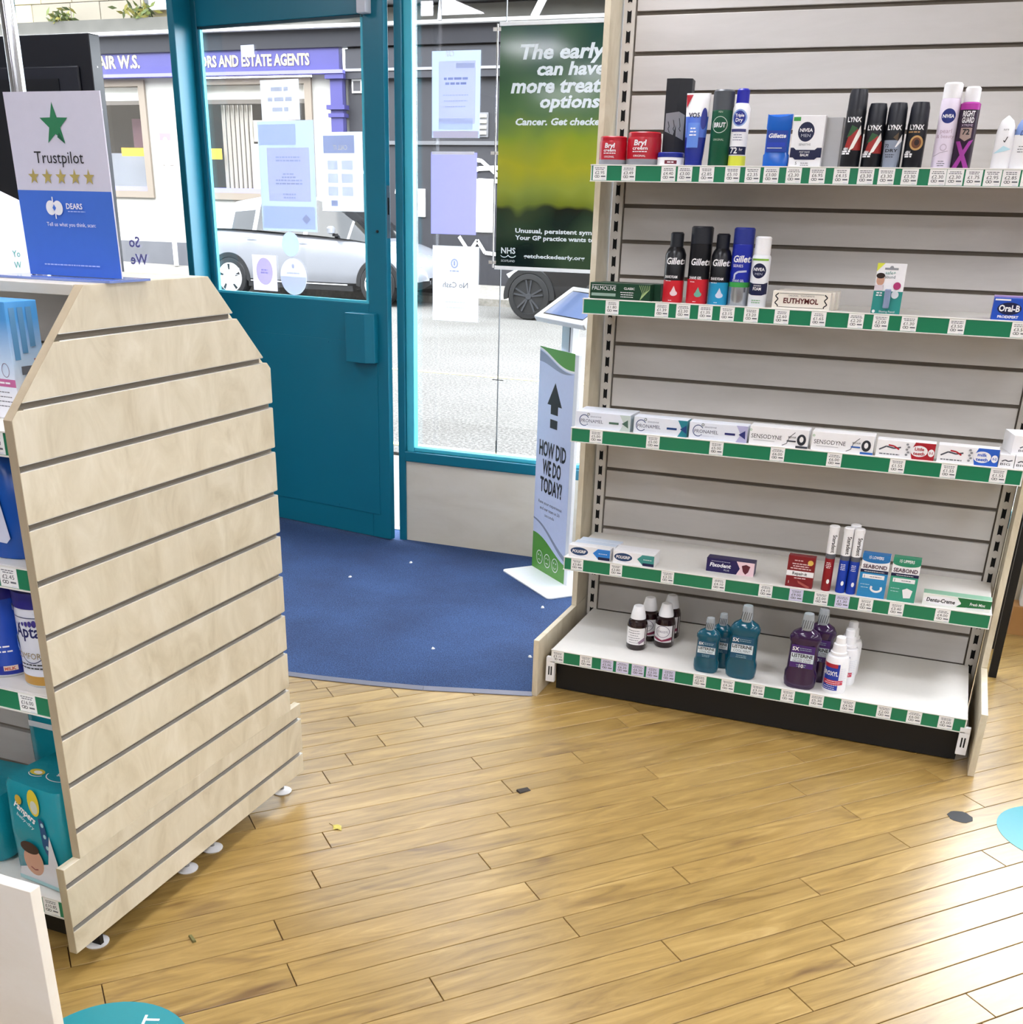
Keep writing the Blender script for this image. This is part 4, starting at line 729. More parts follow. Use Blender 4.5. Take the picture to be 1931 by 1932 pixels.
b = MB(); b.box(XP-.018, XP-.0003, YC-.4322, YC-.4309, .055, .2512, EDGE); EP(b.build('edge_banding'))
for x, y in ((-1.455, 1.444), (-1.455, 1.753), (-1.455, 1.852), (-1.455, 2.165)):
    b = MB(); b.lathe([(.024, 0, WHITE), (.0255, .003, WHITE), (.016, .007, WHITE), (.006, .009, STEEL), (.006, .06, STEEL)], (x, y, 0), 20); LGp(b.build('levelling_foot', smooth=True))
def lbox(name, x0, x1, y0, y1, z0, z1, m, bev=0): return LGp(box(name, x0, x1, y0, y1, z0, z1, m, None, bev))
XE = -3.0; XI = XP-.0185
lbox('top_cap', XE, XI-.001, YC-.185, YC+.185, 1.274, 1.292, MAPLE_X, .001)
for i, z in enumerate([1.169-.1*k for k in range(10)]):
    b = MB(); b.box(XE, XI, YC-.014, YC-.002, z-.094, z-.0055 if i else z-.0055, SLATW); LGp(b.build('slat', bev=.001))
b = MB(); b.box(XE, XI, YC-.014, YC-.002, 1.1695, 1.274, SLATW); LGp(b.build('slat', bev=.001)); lbox('backing_board', XE, XI, YC-.002, YC+.01, .15, 1.274, mat('#7d7468', .7))
for zt, yf, tk in ((1.071, 1.40, [(-1.4625, '9.00'), (-1.56, '9.00')]), (.833, 1.40, [(-1.482, '2.45')]), (.587, 1.40, [(-1.487, '16.00')]), (.147, 1.375, [(-1.488, '10.85')])):
    s = shelf(None, XE, XI-.002, yf, YC-.015, zt, tk); LGp(s)
lbox('kick_plate', XE, XI-.004, 1.43, 1.44, .01, .105, BLACK); lbox('base_shelf', XE, XI-.004, YC+.01, YC+.40, .11, .147, STEELW)
# goods on the left gondola
BLG = bpy.data.materials.new('blue_fade_print'); BLG.use_nodes = True; nt = BLG.node_tree; L = nt.links.new; tc = nt.nodes.new('ShaderNodeTexCoord'); sx = nt.nodes.new('ShaderNodeSeparateXYZ'); L(tc.outputs['Generated'], sx.inputs[0]); rp = ramp(nt, [(.2, '#f0f1f6'), (.5, '#c4dcf4'), (.85, '#4f9fe0')]); L(sx.outputs['Z'], rp.inputs[0]); L(rp.outputs[0], nt.nodes['Principled BSDF'].inputs['Base Color'])
t = empty('test_kit_carton', (-1.574, 1.53, 1.0715), R(-3), 'blue and white carton on the top shelf behind the end panel', 'carton'); b = MB(); b.box(-.085, .085, -.035, .035, 0, .195, BLG); b.build('box', t, bev=.001)
d = Decal(lambda u, v: -.035); d.rect(-.085, .085, .055, .068, C('#c46a9c')); d.dashes(.06, .06, .03, WH, 1, h=.003); d.ring(.066, .083, .009, .012, .0012, C('#8a7a92')); d.dashes(.05, .045, .05, GREYINK, 4, dv=.008); d.line([(.045, .13), (.05, .095)], .003, INK); d.build(t)
d = Decal(lambda u, v: 0)
for i in range(3): d.rect(-.028+i*.018, -.016+i*.018, .1+.01*i, .185, C('#5f93bd'))
d.rect(.012, .026, .085, .1, C('#8a4a62')); d.dashes(-.005, .075, .03, GREYINK, 1, h=.014); d.build(t, 'side_print', loc=(.0853, 0, 0), rot=R(90))
t = empty('fluid_bottle', (-1.555, 1.475, .834), 0, 'big blue cleaning fluid bottle on the second shelf of left gondola', 'bottle'); b = MB(); BB = C('#1550a8', .25)
b.loft([[((1 if math.cos(R(15*j)) > 0 else -1)*a*abs(math.cos(R(15*j)))**.6, (1 if math.sin(R(15*j)) > 0 else -1)*q*abs(math.sin(R(15*j)))**.6, z) for j in range(24)] for z, a, q in ((0, .082, .044), (.006, .088, .047), (.1, .086, .046), (.15, .078, .042), (.185, .05, .034), (.2, .025, .025))], BB); b.build('body', t, True)
d = Decal(lambda u, v: -.0475); d.poly([(-.06, .035), (.05, .03), (.06, .04), (.045, .12), (-.06, .12)], C('#cfd4e6')); d.rect(-.06, .048, .095, .11, NAVY); d.dashes(.01, .06, .06, GREYINK, 3, dv=.012, h=.002); d.build(t)
def tin(x, y, z, r, h, m1, m2, lb, deco): rd('milk_powder_tin', lb, 'tin', x, y, z, [(r*.98, 0, SILV), (r, .004, m2), (r, .022, m1), (r, h-.03, m1)], [(r*1.02, h-.03, C('#27247c')), (r*1.02, h-.002, C('#27247c')), (r, h, C('#27247c'))], deco=deco, n=36)
tin(-1.605, 1.43, .588, .05, .185, C('#1b48b0', .25), C('#1b2f92', .25), 'blue milk powder tin at the left photo edge', lambda d: (d.rect(.028, .045, .012, .022, C('#e3d0c0')), d.text('MILK', .0365, .0135, .006, C('#b8402a'), bold=.03, w=.014), d.dashes(.03, .06, .03, WH, 2, dv=.01, h=.003)))
def de(d): d.text('Apta', -.027, .1, .024, C('#1c1f5c'), 'L', .02, w=.056); d.ring(.004, .1, .036, .052, .0016, C('#2a2f5a'), 190, 350); d.line([(-.032, .12), (-.03, .138), (.03, .138)], .0016, C('#2a2f5a')); [d.ell(-.02+i*.008, .125+i*.0005, .001+.0006*i, .002+.001*i, C('#3a2f86')) for i in range(6)]; d.text('COMFORT', .0, .058, .012, C('#8d7a50'), w=.066); d.dashes(0, .045, .06, INK, 2, dv=.007, h=.0025); d.poly([(-.046, .095), (-.03, .092), (-.022, .07), (-.046, .078)], C('#8fb8e4')); d.rect(-.044, -.024, .148, .156, GREY)
tin(-1.493, 1.425, .588, .05, .185, C('#d9dbe6', .3), C('#b98c3e', .35), 'white milk powder tin with gold base band beside the end panel', de)
def nappy(x, y, z, w, dp, h, rz, lb, full):
    t = empty('nappy_pack', (x, y, z), rz, lb, 'nappy pack'); b = MB(); TQ = C('#158c9c', .18, bump=.25, bscale=30)
    b.loft([[((1 if math.cos(R(15*j)) > 0 else -1)*w/2*s*abs(math.cos(R(15*j)))**.28, (1 if math.sin(R(15*j)) > 0 else -1)*dp/2*s*abs(math.sin(R(15*j)))**.28, q) for j in range(24)] for q, s in ((0, .93), (.01, 1.), (h*.5, 1.02), (h-.012, .99), (h, .93))], TQ); b.build('pack', t, True)
    if full:
        d = Decal(lambda u, v: -dp/2-.0028); YL = C('#d9c53a'); d.ell(.012, .195, .016, .03, YL); d.ell(.012, .185, .010, .015, C('#cfd2c4')); d.text('Pampers', -.02, .16, .016, WH, bold=.03, rot=-30, w=.06); d.ell(-.03, .192, .009, .011, C('#c9a83a')); d.text('baby-dry', -.02, .143, .008, C('#cfe6ee'), rot=-30, w=.05)
        d.poly([(.02, .165), (.034, .158), (.045, .085), (.032, .078), (.022, .1)], C('#174a78'))
        for i in range(3): d.ell(.029+.003*i, .15-i*.025, .004, .005, C('#a8d0d8'))
        d.poly([(.045, .13), (.07, .01), (-.06, .005), (-.055, .03), (.03, .06)], C('#d6d6dc')); d.ell(-.012, .055, .028, .033, SK); d.ell(-.018, .085, .026, .014, C('#3a2a24')); d.line([(-.022, .04), (-.012, .035), (-.002, .038)], .003, C('#8a4a44')); d.rect(-.06, .055, .003, .012, C('#9fc6cc')); d.build(t)
        d = Decal(lambda u, v: 0); d.text('Pampers', .03, .0, .016, WH, bold=.03, rot=200, w=.05); d.ell(-.035, -.025, .018, .011, YL); d.ell(-.032, -.026, .010, .006, WH); d.poly([(-.002, .05), (.02, .055), (.022, .035), (.0, .028)], YL); d.rect(.012, .04, .008, .02, C('#174a78')); d.ring(.02, -.02, .03, .02, .002, WH, 180, 360); d.ring(-.03, -.03, .02, .014, .002, WH, 200, 340); d.build(t, 'top_print', loc=(0, 0, h+.0005), rot=(R(-90), 0, 0))
    else:
        d = Decal(lambda u, v: -dp/2-.0028); d.rect(-w/2*.9, w/2*.9, h*.62, h*.66, WH); d.text('DRY', w*.32, h*.3, .016, WH, bold=.03, w=.04); d.build(t)
nappy(-1.525, 1.485, .1475, .165, .16, .225, R(-6), 'teal nappy pack with baby picture standing at the front of lower shelf', True)
nappy(-1.80, 1.50, .1475, .28, .17, .15, R(4), 'teal nappy pack lying to the left on the lower shelf', False)
nappy(-1.62, 1.695, .1475, .30, .10, .345, 0, 'tall teal nappy pack at the back of the lower shelf', False)
# ---- sign and box on the gondola top
t = empty('review_sign', (-1.518, 1.70, 1.2925), 0, 'white and blue star rating sign standing on the gondola top', 'sign')
b = MB(); b.box(-.15, .12, -.05, .06, 0, .004, C('#8fa4e4', .1, trans=.3)); b.build('acrylic_foot', t)
tl = R(1.2); sg = empty('sign_panel', (0, 0, .005), parent=t); sg.rotation_euler = (tl, 0, 0)
b = MB(); b.box(-.105, .105, 0, .003, 0, .297, C('#d6d4e2', .25)); b.build('panel', sg)
d = Decal(lambda u, v: -.0002); GS = C('#2f7d55'); BS = C('#4673d0', .25); d.rect(-.105, .105, 0, .142, BS); d.star(.0, .246, .032, GS, 1.1); d.poly([(.008, .234), (.019, .216), (.003, .227)], C('#1d5a40')); d.text('Trustpilot', 0, .186, .019, INK, w=.108)
for i in range(5): d.star(-.062+i*.031, .164, .0125, C('#b3a25e'), 1.1)
d.ell(-.032, .114, .011, .012, WH); d.ell(-.016, .114, .011, .012, WH); d.poly([(-.024, .12), (-.02, .114), (-.024, .108), (-.028, .114)], BS); d.rect(-.027, -.0245, .12, .132, WH); d.rect(-.0235, -.021, .096, .11, WH); d.text('DEARS', .022, .113, .009, WH, bold=.02, w=.036); d.dashes(.026, .108, .045, C('#9fb6ea'), 1, h=.0016); d.text('Tell us what you think, scan:', .01, .084, .0065, WH, w=.11); d.dashes(0, .018, .16, C('#a9bff0'), 1, h=.0022); d.build(sg)
t = empty('white_leaflet_box', (-1.80, 1.735, 1.2925), 0, 'plain white tapered box on the gondola top beside the sign', 'box'); b = MB(); b.prism([(-.05, 0), (.055, 0), (.055, .128), (-.035, .158), (-.05, .158)], -.12, .095, 'X', C('#dfe0f2', .4)); b.build('box', t, bev=.002)
d = Decal(lambda u, v: 0); d.text('Yo', .0, .03, .012, C('#3f9a86')); d.text('W', .0, .01, .012, C('#3f9a86')); d.build(t, loc=(.0953, .02, 0), rot=R(90))
# ---- near board at the bottom-left
t = empty('display_board', (-1.4, .9, 0), label='wooden board coloured as brightly lit at the near bottom-left corner of the picture', cat='board'); b = MB(); b.box(-.6, .39, 0, .018, .03, .587, LIT_MAPLE); b.build('panel', t, bev=.001); b = MB(); b.box(.30, .38, -.0, .12, 0, .03, WHITE); b.build('foot', t); b = MB(); b.box(-.58, -.5, 0, .12, 0, .03, WHITE); b.build('foot', t)

# ================================================================ feedback tablet stand by the window
e1 = math.atan2(-.669, .742); ts = empty('tablet_stand', (-1.647, 4.228, .0072), e1, 'white feedback tablet stand with green and white panel by the window', 'stand')
WG = C('#eceff2', .3)
def rr(x0, x1, y0, y1, r, n=5):
    return [(cx+r*math.cos(R(a+90*k/n)), cy+r*math.sin(R(a+90*k/n))) for cx, cy, a in ((x1-r, y1-r, 0), (x0+r, y1-r, 90), (x0+r, y0+r, 180), (x1-r, y0+r, 270)) for k in range(n+1)]
b = MB(); b.prism(rr(0, .42, 0, .32, .02), 0, .006, 'Z', WG); b.build('base_plate', ts, bev=.001)
b = MB(); b.box(.03, .31, .148, .163, .006, .925, WG); b.build('panel_board', ts, bev=.002)
b = MB(); b.box(.14, .20, .165, .195, .006, 1.06, SILV); b.box(.2, .206, .165, .195, .006, 1.06, C('#30343a')); b.box(.206, .225, .165, .195, .006, 1.06, WG); b.build('pole', ts, bev=.002)
d = Decal(lambda u, v: .1475); GP = C('#c9d3ee', .3); GG = C('#5a9b3e', .35); GY = C('#8d96ad'); H = .927; d.rect(0, .285, .006, H, GP)
n = 14
top = [(.285*i/n, H-.03+.015*math.cos(i/n*4.2)-.04*(i/n)) for i in range(n+1)]; bot = [(.285*i/n, .150+.02*math.cos(i/n*4-.8)-.045*(i/n)) for i in range(n+1)]
d.n += 1; d.hold = True
for i in range(n):
    (a, p), (c, q) = top[i], top[i+1]; d.raw([(a, p-.042*(1-i/n)), (c, q-.042*(1-(i+1)/n)), (c, q), (a, p)], [(0, 1, 2, 3)], GY)
    d.raw([(a, p+.004), (c, q+.004), (c, q+.012), (a, p+.012)], [(0, 1, 2, 3)], WH); d.raw([(a, p+.012), (c, q+.012), (c, H), (a, H)], [(0, 1, 2, 3)], GG)
    (a, p), (c, q) = bot[i], bot[i+1]; d.raw([(a, p+.012+.045*(1-i/n)), (c, q+.012+.045*(1-(i+1)/n)), (c, q+.034+.03*(1-(i+1)/n)), (a, p+.034+.03*(1-i/n))], [(0, 1, 2, 3)], GY); d.raw([(a, .006), (c, .006), (c, q), (a, p)], [(0, 1, 2, 3)], GG)
d.hold = False
d.poly([(.14, .80), (.20, .71), (.17, .71), (.17, .675), (.11, .675), (.11, .71), (.08, .71)], INK); d.rect(.11, .17, .62, .655, INK)
for i, (q, w) in enumerate((('HOW DID', .225), ('WE DO', .155), ('TODAY?', .185))): d.text(q, .14, .50-.0745*i, .06, INK, w=w, bold=.025)
for i, q in enumerate(('Rate your experience', 'and our team in 20', 'seconds')): d.text(q, .14, .30-.025*i, .013, GREYINK, w=(.2, .17, .08)[i])
for i, x in enumerate((.07, .14, .21)):
    d.ring(x, .066, .027, .030, .003, WH); d.ell(x-.009, .075, .003, .004, WH, 8); d.ell(x+.009, .075, .003, .004, WH, 8)
    if i == 0: d.ring(x, .046, .012, .012, .002, WH, 30, 150, 8)
    elif i == 1: d.rect(x-.01, x+.01, .053, .056, WH)
    else: d.ring(x, .066, .014, .016, .002, WH, 210, 330, 8)
d.build(ts, 'panel_print')
tb = empty('tablet', (.205, .105, 1.042), parent=ts); tb.rotation_euler = (R(32), 0, 0)
b = MB(); b.prism(rr(-.195, .195, 0, .205, .008), -.022, 0, 'Z', WG); b.build('tablet_case', tb, bev=.002); b = MB(); b.box(-.15, .15, .03, .175, 0, .0008, C('#8fa6d8', .05)); b.box(-.155, .155, .025, .18, -.001, .0003, BLACK); b.build('tablet_screen', tb)
# ================================================================ display totem and chrome pole behind the sign
t = empty('display_totem', (-3.70, 4.0, .0072), label='tall black display totem facing out of the window', cat='display'); KB = C('#14161d', .35)
b = MB(); b.box(-.42, .34, 0, .065, 0, 2.016, KB); b.build('casing', t, bev=.004); b = MB(); b.box(-.36, .28, -.012, 0, .3, 1.905, C('#1b1d26', .4)); b.build('back_cover', t, bev=.006)
b = MB(); b.box(-.30, .18, -.016, -.012, .5, 1.86, C('#0e1016', .35)); b.box(-.10, -.045, -.0175, -.016, 1.765, 1.79, WH); b.build('service_hatch', t)
b = MB()
for z in (1.15, 1.3, 1.45, 1.6, 1.75, 1.9): b.box(.3402, .341, .03, .036, z, z+.006, WH)
b.build('side_screws', t)
b = MB(); b.lathe([(.09, 0, CHROME), (.09, .012, CHROME), (.023, .016, CHROME), (.023, 2.735, CHROME)], (0, 0, 0), 28)
tag(b.build('chrome_pole', smooth=True, loc=(-2.81, 3.0, .0072)), 'polished chrome pole in front of the black totem', 'pole')
# ================================================================ right edge of the picture
t = empty('black_side_table', (.32, 3.88, 0), label='black metal side table behind the right end of shelving unit', cat='table')
for x, y in ((0, 0), (.55, 0), (0, .3), (.55, .3)): b = MB(); b.box(x-.013, x+.013, y-.013, y+.013, 0, .555, BLACK); b.build('leg', t)
b = MB(); b.box(-.02, .57, -.02, .32, .555, .58, BLACK); b.build('table_top', t, bev=.003)
t = empty('white_counter', (.9, 4.42, 0), label='white panelled counter with wooden kick board at the right edge', cat='counter'); b = MB(); b.box(-.5, 1.6, -.04, .04, .11, .9, WHITE); b.build('panel', t, bev=.003); b = MB(); b.box(-.52, 1.6, -.05, .04, 0, .11, C('#b98a54')); b.build('kick_board', t)
for x in (-.2, .3, .8): b = MB(); b.box(x, x+.35, -.046, -.04, .2, .82, WHITE); b.build('panel_moulding', t, bev=.002)
# ================================================================ floor bits
STX = (.066, .092, .0007)
def sticker(name, label, x, y, r, rz, tx):
    t = empty(name, (x, y, .0002), rz, label, 'floor sticker'); b = MB(); b.prism([(r*math.cos(R(7.5*i)), r*math.sin(R(7.5*i))) for i in range(48)], 0, .0006, 'Z', C('#2b8c96', .3)); b.build('vinyl', t)
    if tx:
        d = Decal(lambda u, v: 0); d.text(tx, 0, 0, .03, WH, bold=.02); d.build(t, 'sticker_text', loc=STX, rot=(R(-90), 0, R(92)))
    return t
sticker('floor_sticker', 'round teal floor sticker at the bottom-left of the picture', -1.21, 1.179, .152, R(20), 'RT'); sticker('floor_sticker', 'round teal floor sticker cut off by the right photo edge', .475, 2.79, .155, 0, None)
b = MB(); b.prism([(.031*math.cos(R(20*i))*(1+.06*math.sin(i*2.3)), .031*math.sin(R(20*i))*(1+.05*math.cos(i*1.7))) for i in range(18)], 0, .0006, 'Z', C('#2a2a2c', .6)); tag(b.build('floor_dot', loc=(.231, 2.784, .0003)), 'black round dot stuck on the wooden floor', 'sticker')
b = MB(); b.loft([[(-.018, -.009, 0), (.018, -.009, 0), (.018, .009, 0), (-.018, .009, 0)], [(-.017, -.008, .004), (.018, -.008, .001), (.018, .008, .003), (-.017, .008, .006)]], C('#3a3430', .5)); tag(b.build('tape_scrap', loc=(-.868, 2.436, .0003), rot=R(55)), 'small dark tape scrap on the wooden floor', 'scrap')
b = MB(); b.add([(-.018, 0, 0), (-.006, .008, .004), (.004, .012, .002), (.012, .004, .005), (.02, -.002, 0), (.008, -.006, .003), (.002, -.014, .001), (-.006, -.006, .004)], [tuple(range(8))], C('#c9bb5c', .6)); b.box(-.03, -.017, -.0005, .0005, 0, .001, C('#7d6a3a')); tag(b.build('dry_leaf', loc=(-1.229, 2.061, .0004), rot=R(-20)), 'small yellow dry leaf lying on the wooden floor', 'leaf')
b = MB(); b.loft([[(-.014, -.004, 0), (.014, -.004, 0), (.014, .004, 0), (-.014, .004, 0)], [(-.013, -.003, .004), (.014, -.003, .006), (.014, .003, .005), (-.013, .003, .003)]], C('#6d6a3e', .6)); tag(b.build('bark_scrap', loc=(-1.28, 1.534, .0003), rot=R(-35)), 'tiny olive brown scrap on the floor near the end panel', 'scrap')
for i, (x, y) in enumerate(((-1.322, 3.847), (-1.185, 3.337), (-1.524, 3.261), (-2.047, 4.154), (-2.186, 3.857))):
    b = MB(); q = [(random.uniform(.005, .010)*math.cos(R(60*j)), random.uniform(.005, .010)*math.sin(R(60*j))) for j in range(6)]; b.loft([[(a, c, 0) for a, c in q], [(a*.6, c*.6, random.uniform(.003, .007)) for a, c in q]], PAPER)
    tag(b.build('paper_scrap', loc=(x, y, .0075)), ('torn white paper scrap on carpet in front of tablet stand base', 'white paper scrap on carpet beside the shelving base board', 'white paper scrap in the middle of blue carpet near its edge', 'white paper scrap on carpet nearest the window panel', 'white paper scrap on carpet nearest the teal door')[i], 'scrap', 'paper scraps on the carpet')

# ================================================================ the street
struct(box('street_pavement', -60, 40, 4.62, 6.3, -.4, -.02, PAVE)); struct(box('street_road', -60, 40, 6.3, 17.55, -.4, 0, ROAD))
b = MB(); b.loft([[(-60, 17.55, -.3), (-60, 17.55, .13), (-60, 17.7, .13), (-60, 19.25, .5), (-60, 19.25, -.3)], [(-16, 17.55, -.3), (-16, 17.55, .13), (-16, 17.7, .13), (-16, 19.25, .34), (-16, 19.25, -.3)], [(-8, 17.55, -.3), (-8, 17.55, .11), (-8, 17.7, .11), (-8, 19.25, .22), (-8, 19.25, -.3)], [(40, 17.55, -.3), (40, 17.55, .11), (40, 17.7, .11), (40, 19.25, .2), (40, 19.25, -.3)]], PAVE); struct(b.build('street_far_pavement'))
YLW = mat('#c9b873', .9, var=.3, scale=4)
for y, lb in ((6.5, 'pale yellow road line along the near kerb'), (9.8, 'worn pale yellow line across the road')):
    b = MB(); b.box(-40, 30, y, y+.09, .0005, .003, YLW); tag(b.build('road_line'), lb, 'road marking')
# --- building opposite
FB = 19.2; bd = empty('shop_building', (-12, FB, 0), label='pale stone building opposite with purple estate agents fascia', cat='building')
def BP(o): o.parent = bd; o.location = o.location-Vector((-12, FB, 0)); return o
def bbx(name, x0, x1, y0, y1, z0, z1, m, bev=0): return BP(box(name, x0, x1, y0, y1, z0, z1, m, None, bev))
STN, STW, NVY, PUR, BEI = mat('#8d8369', .85, scale=3, var=.15), mat('#a5a29c', .8, scale=2, var=.08), mat('#12121b', .6), mat('#3b3870', .5, scale=3, var=.08), mat('#7d7266', .7)
GLD = mat('#f0d97c', .45); DGL = mat('#4b4a4d', .08, scale=1.2, var=.35)
bbx('wall', -30, -14.93, FB, FB+.4, 3.5, 4.47, STW); bbx('wall', -14.93, -13.9, FB, FB+.4, .7, 3.6, STW); bbx('wall', -11.33, -10.66, FB, FB+.4, .7, 3.6, STW); bbx('wall', -30, -14.93, FB, FB+.4, .7, 1.5, STW); bbx('wall', -13.9, -11.33, FB, FB+.4, .7, 1.5, STW)
bbx('wall', -17.6, -17.2, FB, FB+.4, 1.5, 3.5, STW)
bbx('plinth', -30, -10.66, FB-.06, FB+.4, 0, .715, mat('#5b5b60', .8, scale=2, var=.2)); bbx('inner_wall', -30, -10.66, FB+1.6, FB+1.7, 0, 3.6, mat('#3b3632', .9, scale=1))
bbx('fascia_sign', -20, -10.71, FB-.12, FB+.02, 3.58, 3.925, PUR); bbx('sign_sill', -20, -10.6, FB-.2, FB+.02, 3.53, 3.585, mat('#6f6cc0', .5)); bbx('shutter_box', -30, -5, FB-.16, FB+.05, 3.925, 4.2, NVY); bbx('gutter_edge', -30, -5, FB-.3, FB+.05, 4.2, 4.25, mat('#e2e2e2', .6)); bbx('stone_ledge', -30, -5, FB-.25, FB+.3, 4.25, 4.46, mat('#4f4d48', .85, scale=4, var=.25))
d = Decal(lambda u, v: -.125, eps=.003); d.text('AIR W.S.', -15.86+12, 3.69, .2, GLD, 'L', .025, w=.95); d.text('ORS AND ESTATE AGENTS', -13.57+12, 3.675, .17, GLD, 'L', .025, w=2.28); o = d.build(bd, 'sign_lettering')
def shopwin(x0, x1, z0, z1, inner):
    w = empty('window'); BP(w); fr = MB(); t = .14
    for a in ((x0, x0+t, z0, z1), (x1-t, x1, z0, z1), (x0+t, x1-t, z0, z0+.12), (x0+t, x1-t, z1-.1, z1)): fr.box(a[0], a[1], FB-.05, FB+.2, a[2], a[3], BEI)
    fr.box(x0+t, x1-t, FB+.05, FB+.12, 3.10, 3.17, mat('#5c554e', .6)); fr.box(x0+t, x1-t, FB+.02, FB+.15, z0+.12, z0+.2, mat('#7d7ac4', .5)); fr.build('frame', w)
    g_ = MB(); g_.box(x0+t, x1-t, FB+.1, FB+.105, z0+.12, z1-.1, GLASS); g_.build('pane', w); inner(w, x0+t, x1-t); return w
def in1(w, a, c):
    b = MB(); b.box(a, c-.16, FB+.14, FB+.16, 3.17, 3.42, mat('#e9e9e4', .7)); b.build('blind', w); b = MB(); b.box(-15.74, -15.07, FB+.13, FB+.14, 2.23, 2.375, mat('#dba82c', .5)); b.build('yellow_strip', w); b = MB(); b.box(-15.72, c, FB+.5, FB+.55, 2.4, 2.9, mat('#5b4348', .7)); b.box(a, c, FB+.6, FB+.65, 1.5, 2.3, mat('#86898f', .7)); b.build('interior_display', w)
def in2(w, a, c):
    b = MB(); b.box(a, c-.12, FB+.14, FB+.16, 3.15, 3.42, mat('#d9d6cf', .7)); b.build('blind', w); b = MB(); b.box(-13.68, -13.42, FB+.13, FB+.14, 2.19, 2.37, mat('#e0bb35', .5)); b.build('yellow_square', w)
    for i in range(7): b = MB(); b.box(-13.45+i*.1, -13.39+i*.1, FB+.25, FB+.28, 1.62, 3.1, mat('#9a948c', .7)); b.build('blind_slat', w)
    b = MB(); b.box(-12.75, -11.6, FB+.13, FB+.14, 1.65, 2.45, mat('#e4e2de', .7)); b.build('window_poster', w); b = MB(); b.box(-12.8, -11.9, FB+.3, FB+.33, 2.5, 2.85, mat('#cfcac0', .7)); b.build('arched_board', w)
shopwin(-17.2, -14.93, 1.5, 3.5, in1); shopwin(-13.9, -11.33, 1.5, 3.5, in2)
b = MB(); b.box(-10.9, -10.66, FB-.12, FB+.02, .7, 3.53, PUR); b.box(-10.97, -10.6, FB-.18, FB+.02, 3.45, 3.53, PUR); b.box(-10.96, -10.6, FB-.17, FB+.02, 2.98, 3.05, PUR); b.box(-10.94, -10.62, FB-.15, FB+.02, 2.86, 2.92, PUR); BP(b.build('pilaster'))
bbx('dark_shopfront', -10.6, -3, FB, FB+.4, .2, 3.925, mat('#26262b', .6, scale=1.5, var=.25)); bbx('dark_fascia', -10.6, -3, FB-.1, FB+.02, 3.45, 3.9, mat('#2b2b31', .6)); bbx('fascia_edge', -10.6, -3, FB-.12, FB+.02, 3.56, 3.6, mat('#8a8a90', .5)); bbx('wall_rail', -10.6, -3, FB-.04, FB+.02, 2.44, 2.50, mat('#5d5d60', .5))
bbx('notice_board', -8.15, -7.82, FB-.03, FB, 1.08, 1.87, mat('#f2f2ee', .7)); bbx('white_plate', -9.25, -9.12, FB-.03, FB, 1.3, 1.75, mat('#f2f2ee', .7)); bbx('wall_vent', -8.25, -7.94, FB-.02, FB, 2.56, 2.93, mat('#6a6a6e', .6))
for i in range(4): bbx('vent_slat', -8.22, -7.97, FB-.05, FB-.02, 2.6+i*.085, 2.645+i*.085, mat('#d5cfbd', .6))
bbx('small_window', -10.52, -10.32, FB-.03, FB, 3.24, 3.45, mat('#e5e5e8', .6)); bbx('small_window_pane', -10.49, -10.35, FB-.035, FB-.03, 3.27, 3.42, DGL)
d = Decal(lambda u, v: -.02, eps=.003); GRF = mat('#e9e9ea', .7)
d.line([(3.6, 2.25), (3.95, 2.2), (4.3, 1.95), (4.4, 1.9)], .06, GRF); d.line([(3.6, 1.95), (3.9, 2.08), (4.4, 2.1)], .07, GRF); d.line([(3.6, 1.72), (3.9, 1.9), (4.5, 1.88)], .06, GRF); d.line([(3.55, 1.0), (3.75, .75), (3.9, .95), (4.05, .75), (4.4, .72), (4.6, .95)], .06, GRF); d.line([(2.3, 1.7), (2.55, 1.65)], .07, GRF); d.line([(1.85, 3.1), (1.95, 2.9)], .04, GRF); d.line([(1.6, 1.9), (1.75, 2.1), (1.7, 1.8)], .03, GRF); d.build(bd, 'graffiti')
x = -22.
for r_, z in enumerate((4.47, 4.80, 5.15, 5.5)):
    x = -19.-.4*(r_ % 2)
    while x < -6:
        w = random.uniform(.55, .95); BP(box('stone_block', x, x+w-.012, FB+.06+random.uniform(0, .012), FB+.4, z, z+.325, mat(random.choice(['#978b6c', '#8f8164', '#857c69', '#a09576', '#787164']), .85, scale=3, var=.12), None, .01)); x += w
bbx('wall', -30, -3, FB+.1, FB+.5, 4.3, 12.5, mat('#8b8371', .9)); bbx('downpipe', -14.72, -14.62, FB-.1, FB, 4.3, 7, mat('#3a3a3c', .5)); bbx('white_panel', -14.62, -14.2, FB-.08, FB, 4.6, 6.2, mat('#eef2f4', .6))
b = MB(); b.box(-10.5, -4, FB-.6, FB+.1, 4.5, 4.6, mat('#8c8c90', .4)); b.tube([(-8.6, FB-.55, 4.2), (-8.6, FB-.55, 4.9), (-7.2, FB-.55, 4.65), (-5.5, FB-.55, 4.4)], .04, STEEL); b.tube([(-7.9, FB-.6, 4.6), (-7.6, FB-.6, 4.95), (-6.4, FB-.6, 4.5)], .05, mat('#d6d6d8', .4)); b.tube([(-7.0, FB-.5, 4.2), (-6.7, FB-.5, 4.7)], .06, mat('#e4e4e6', .4)); BP(b.build('roof_pipes'))
bbx('pink_notice', -14.69, -14.44, FB-.02, FB, 2.08, 2.62, mat('#e6d3d6', .7)); bbx('pink_heading', -14.69, -14.44, FB-.025, FB-.02, 2.5, 2.62, mat('#cf6f86', .6))
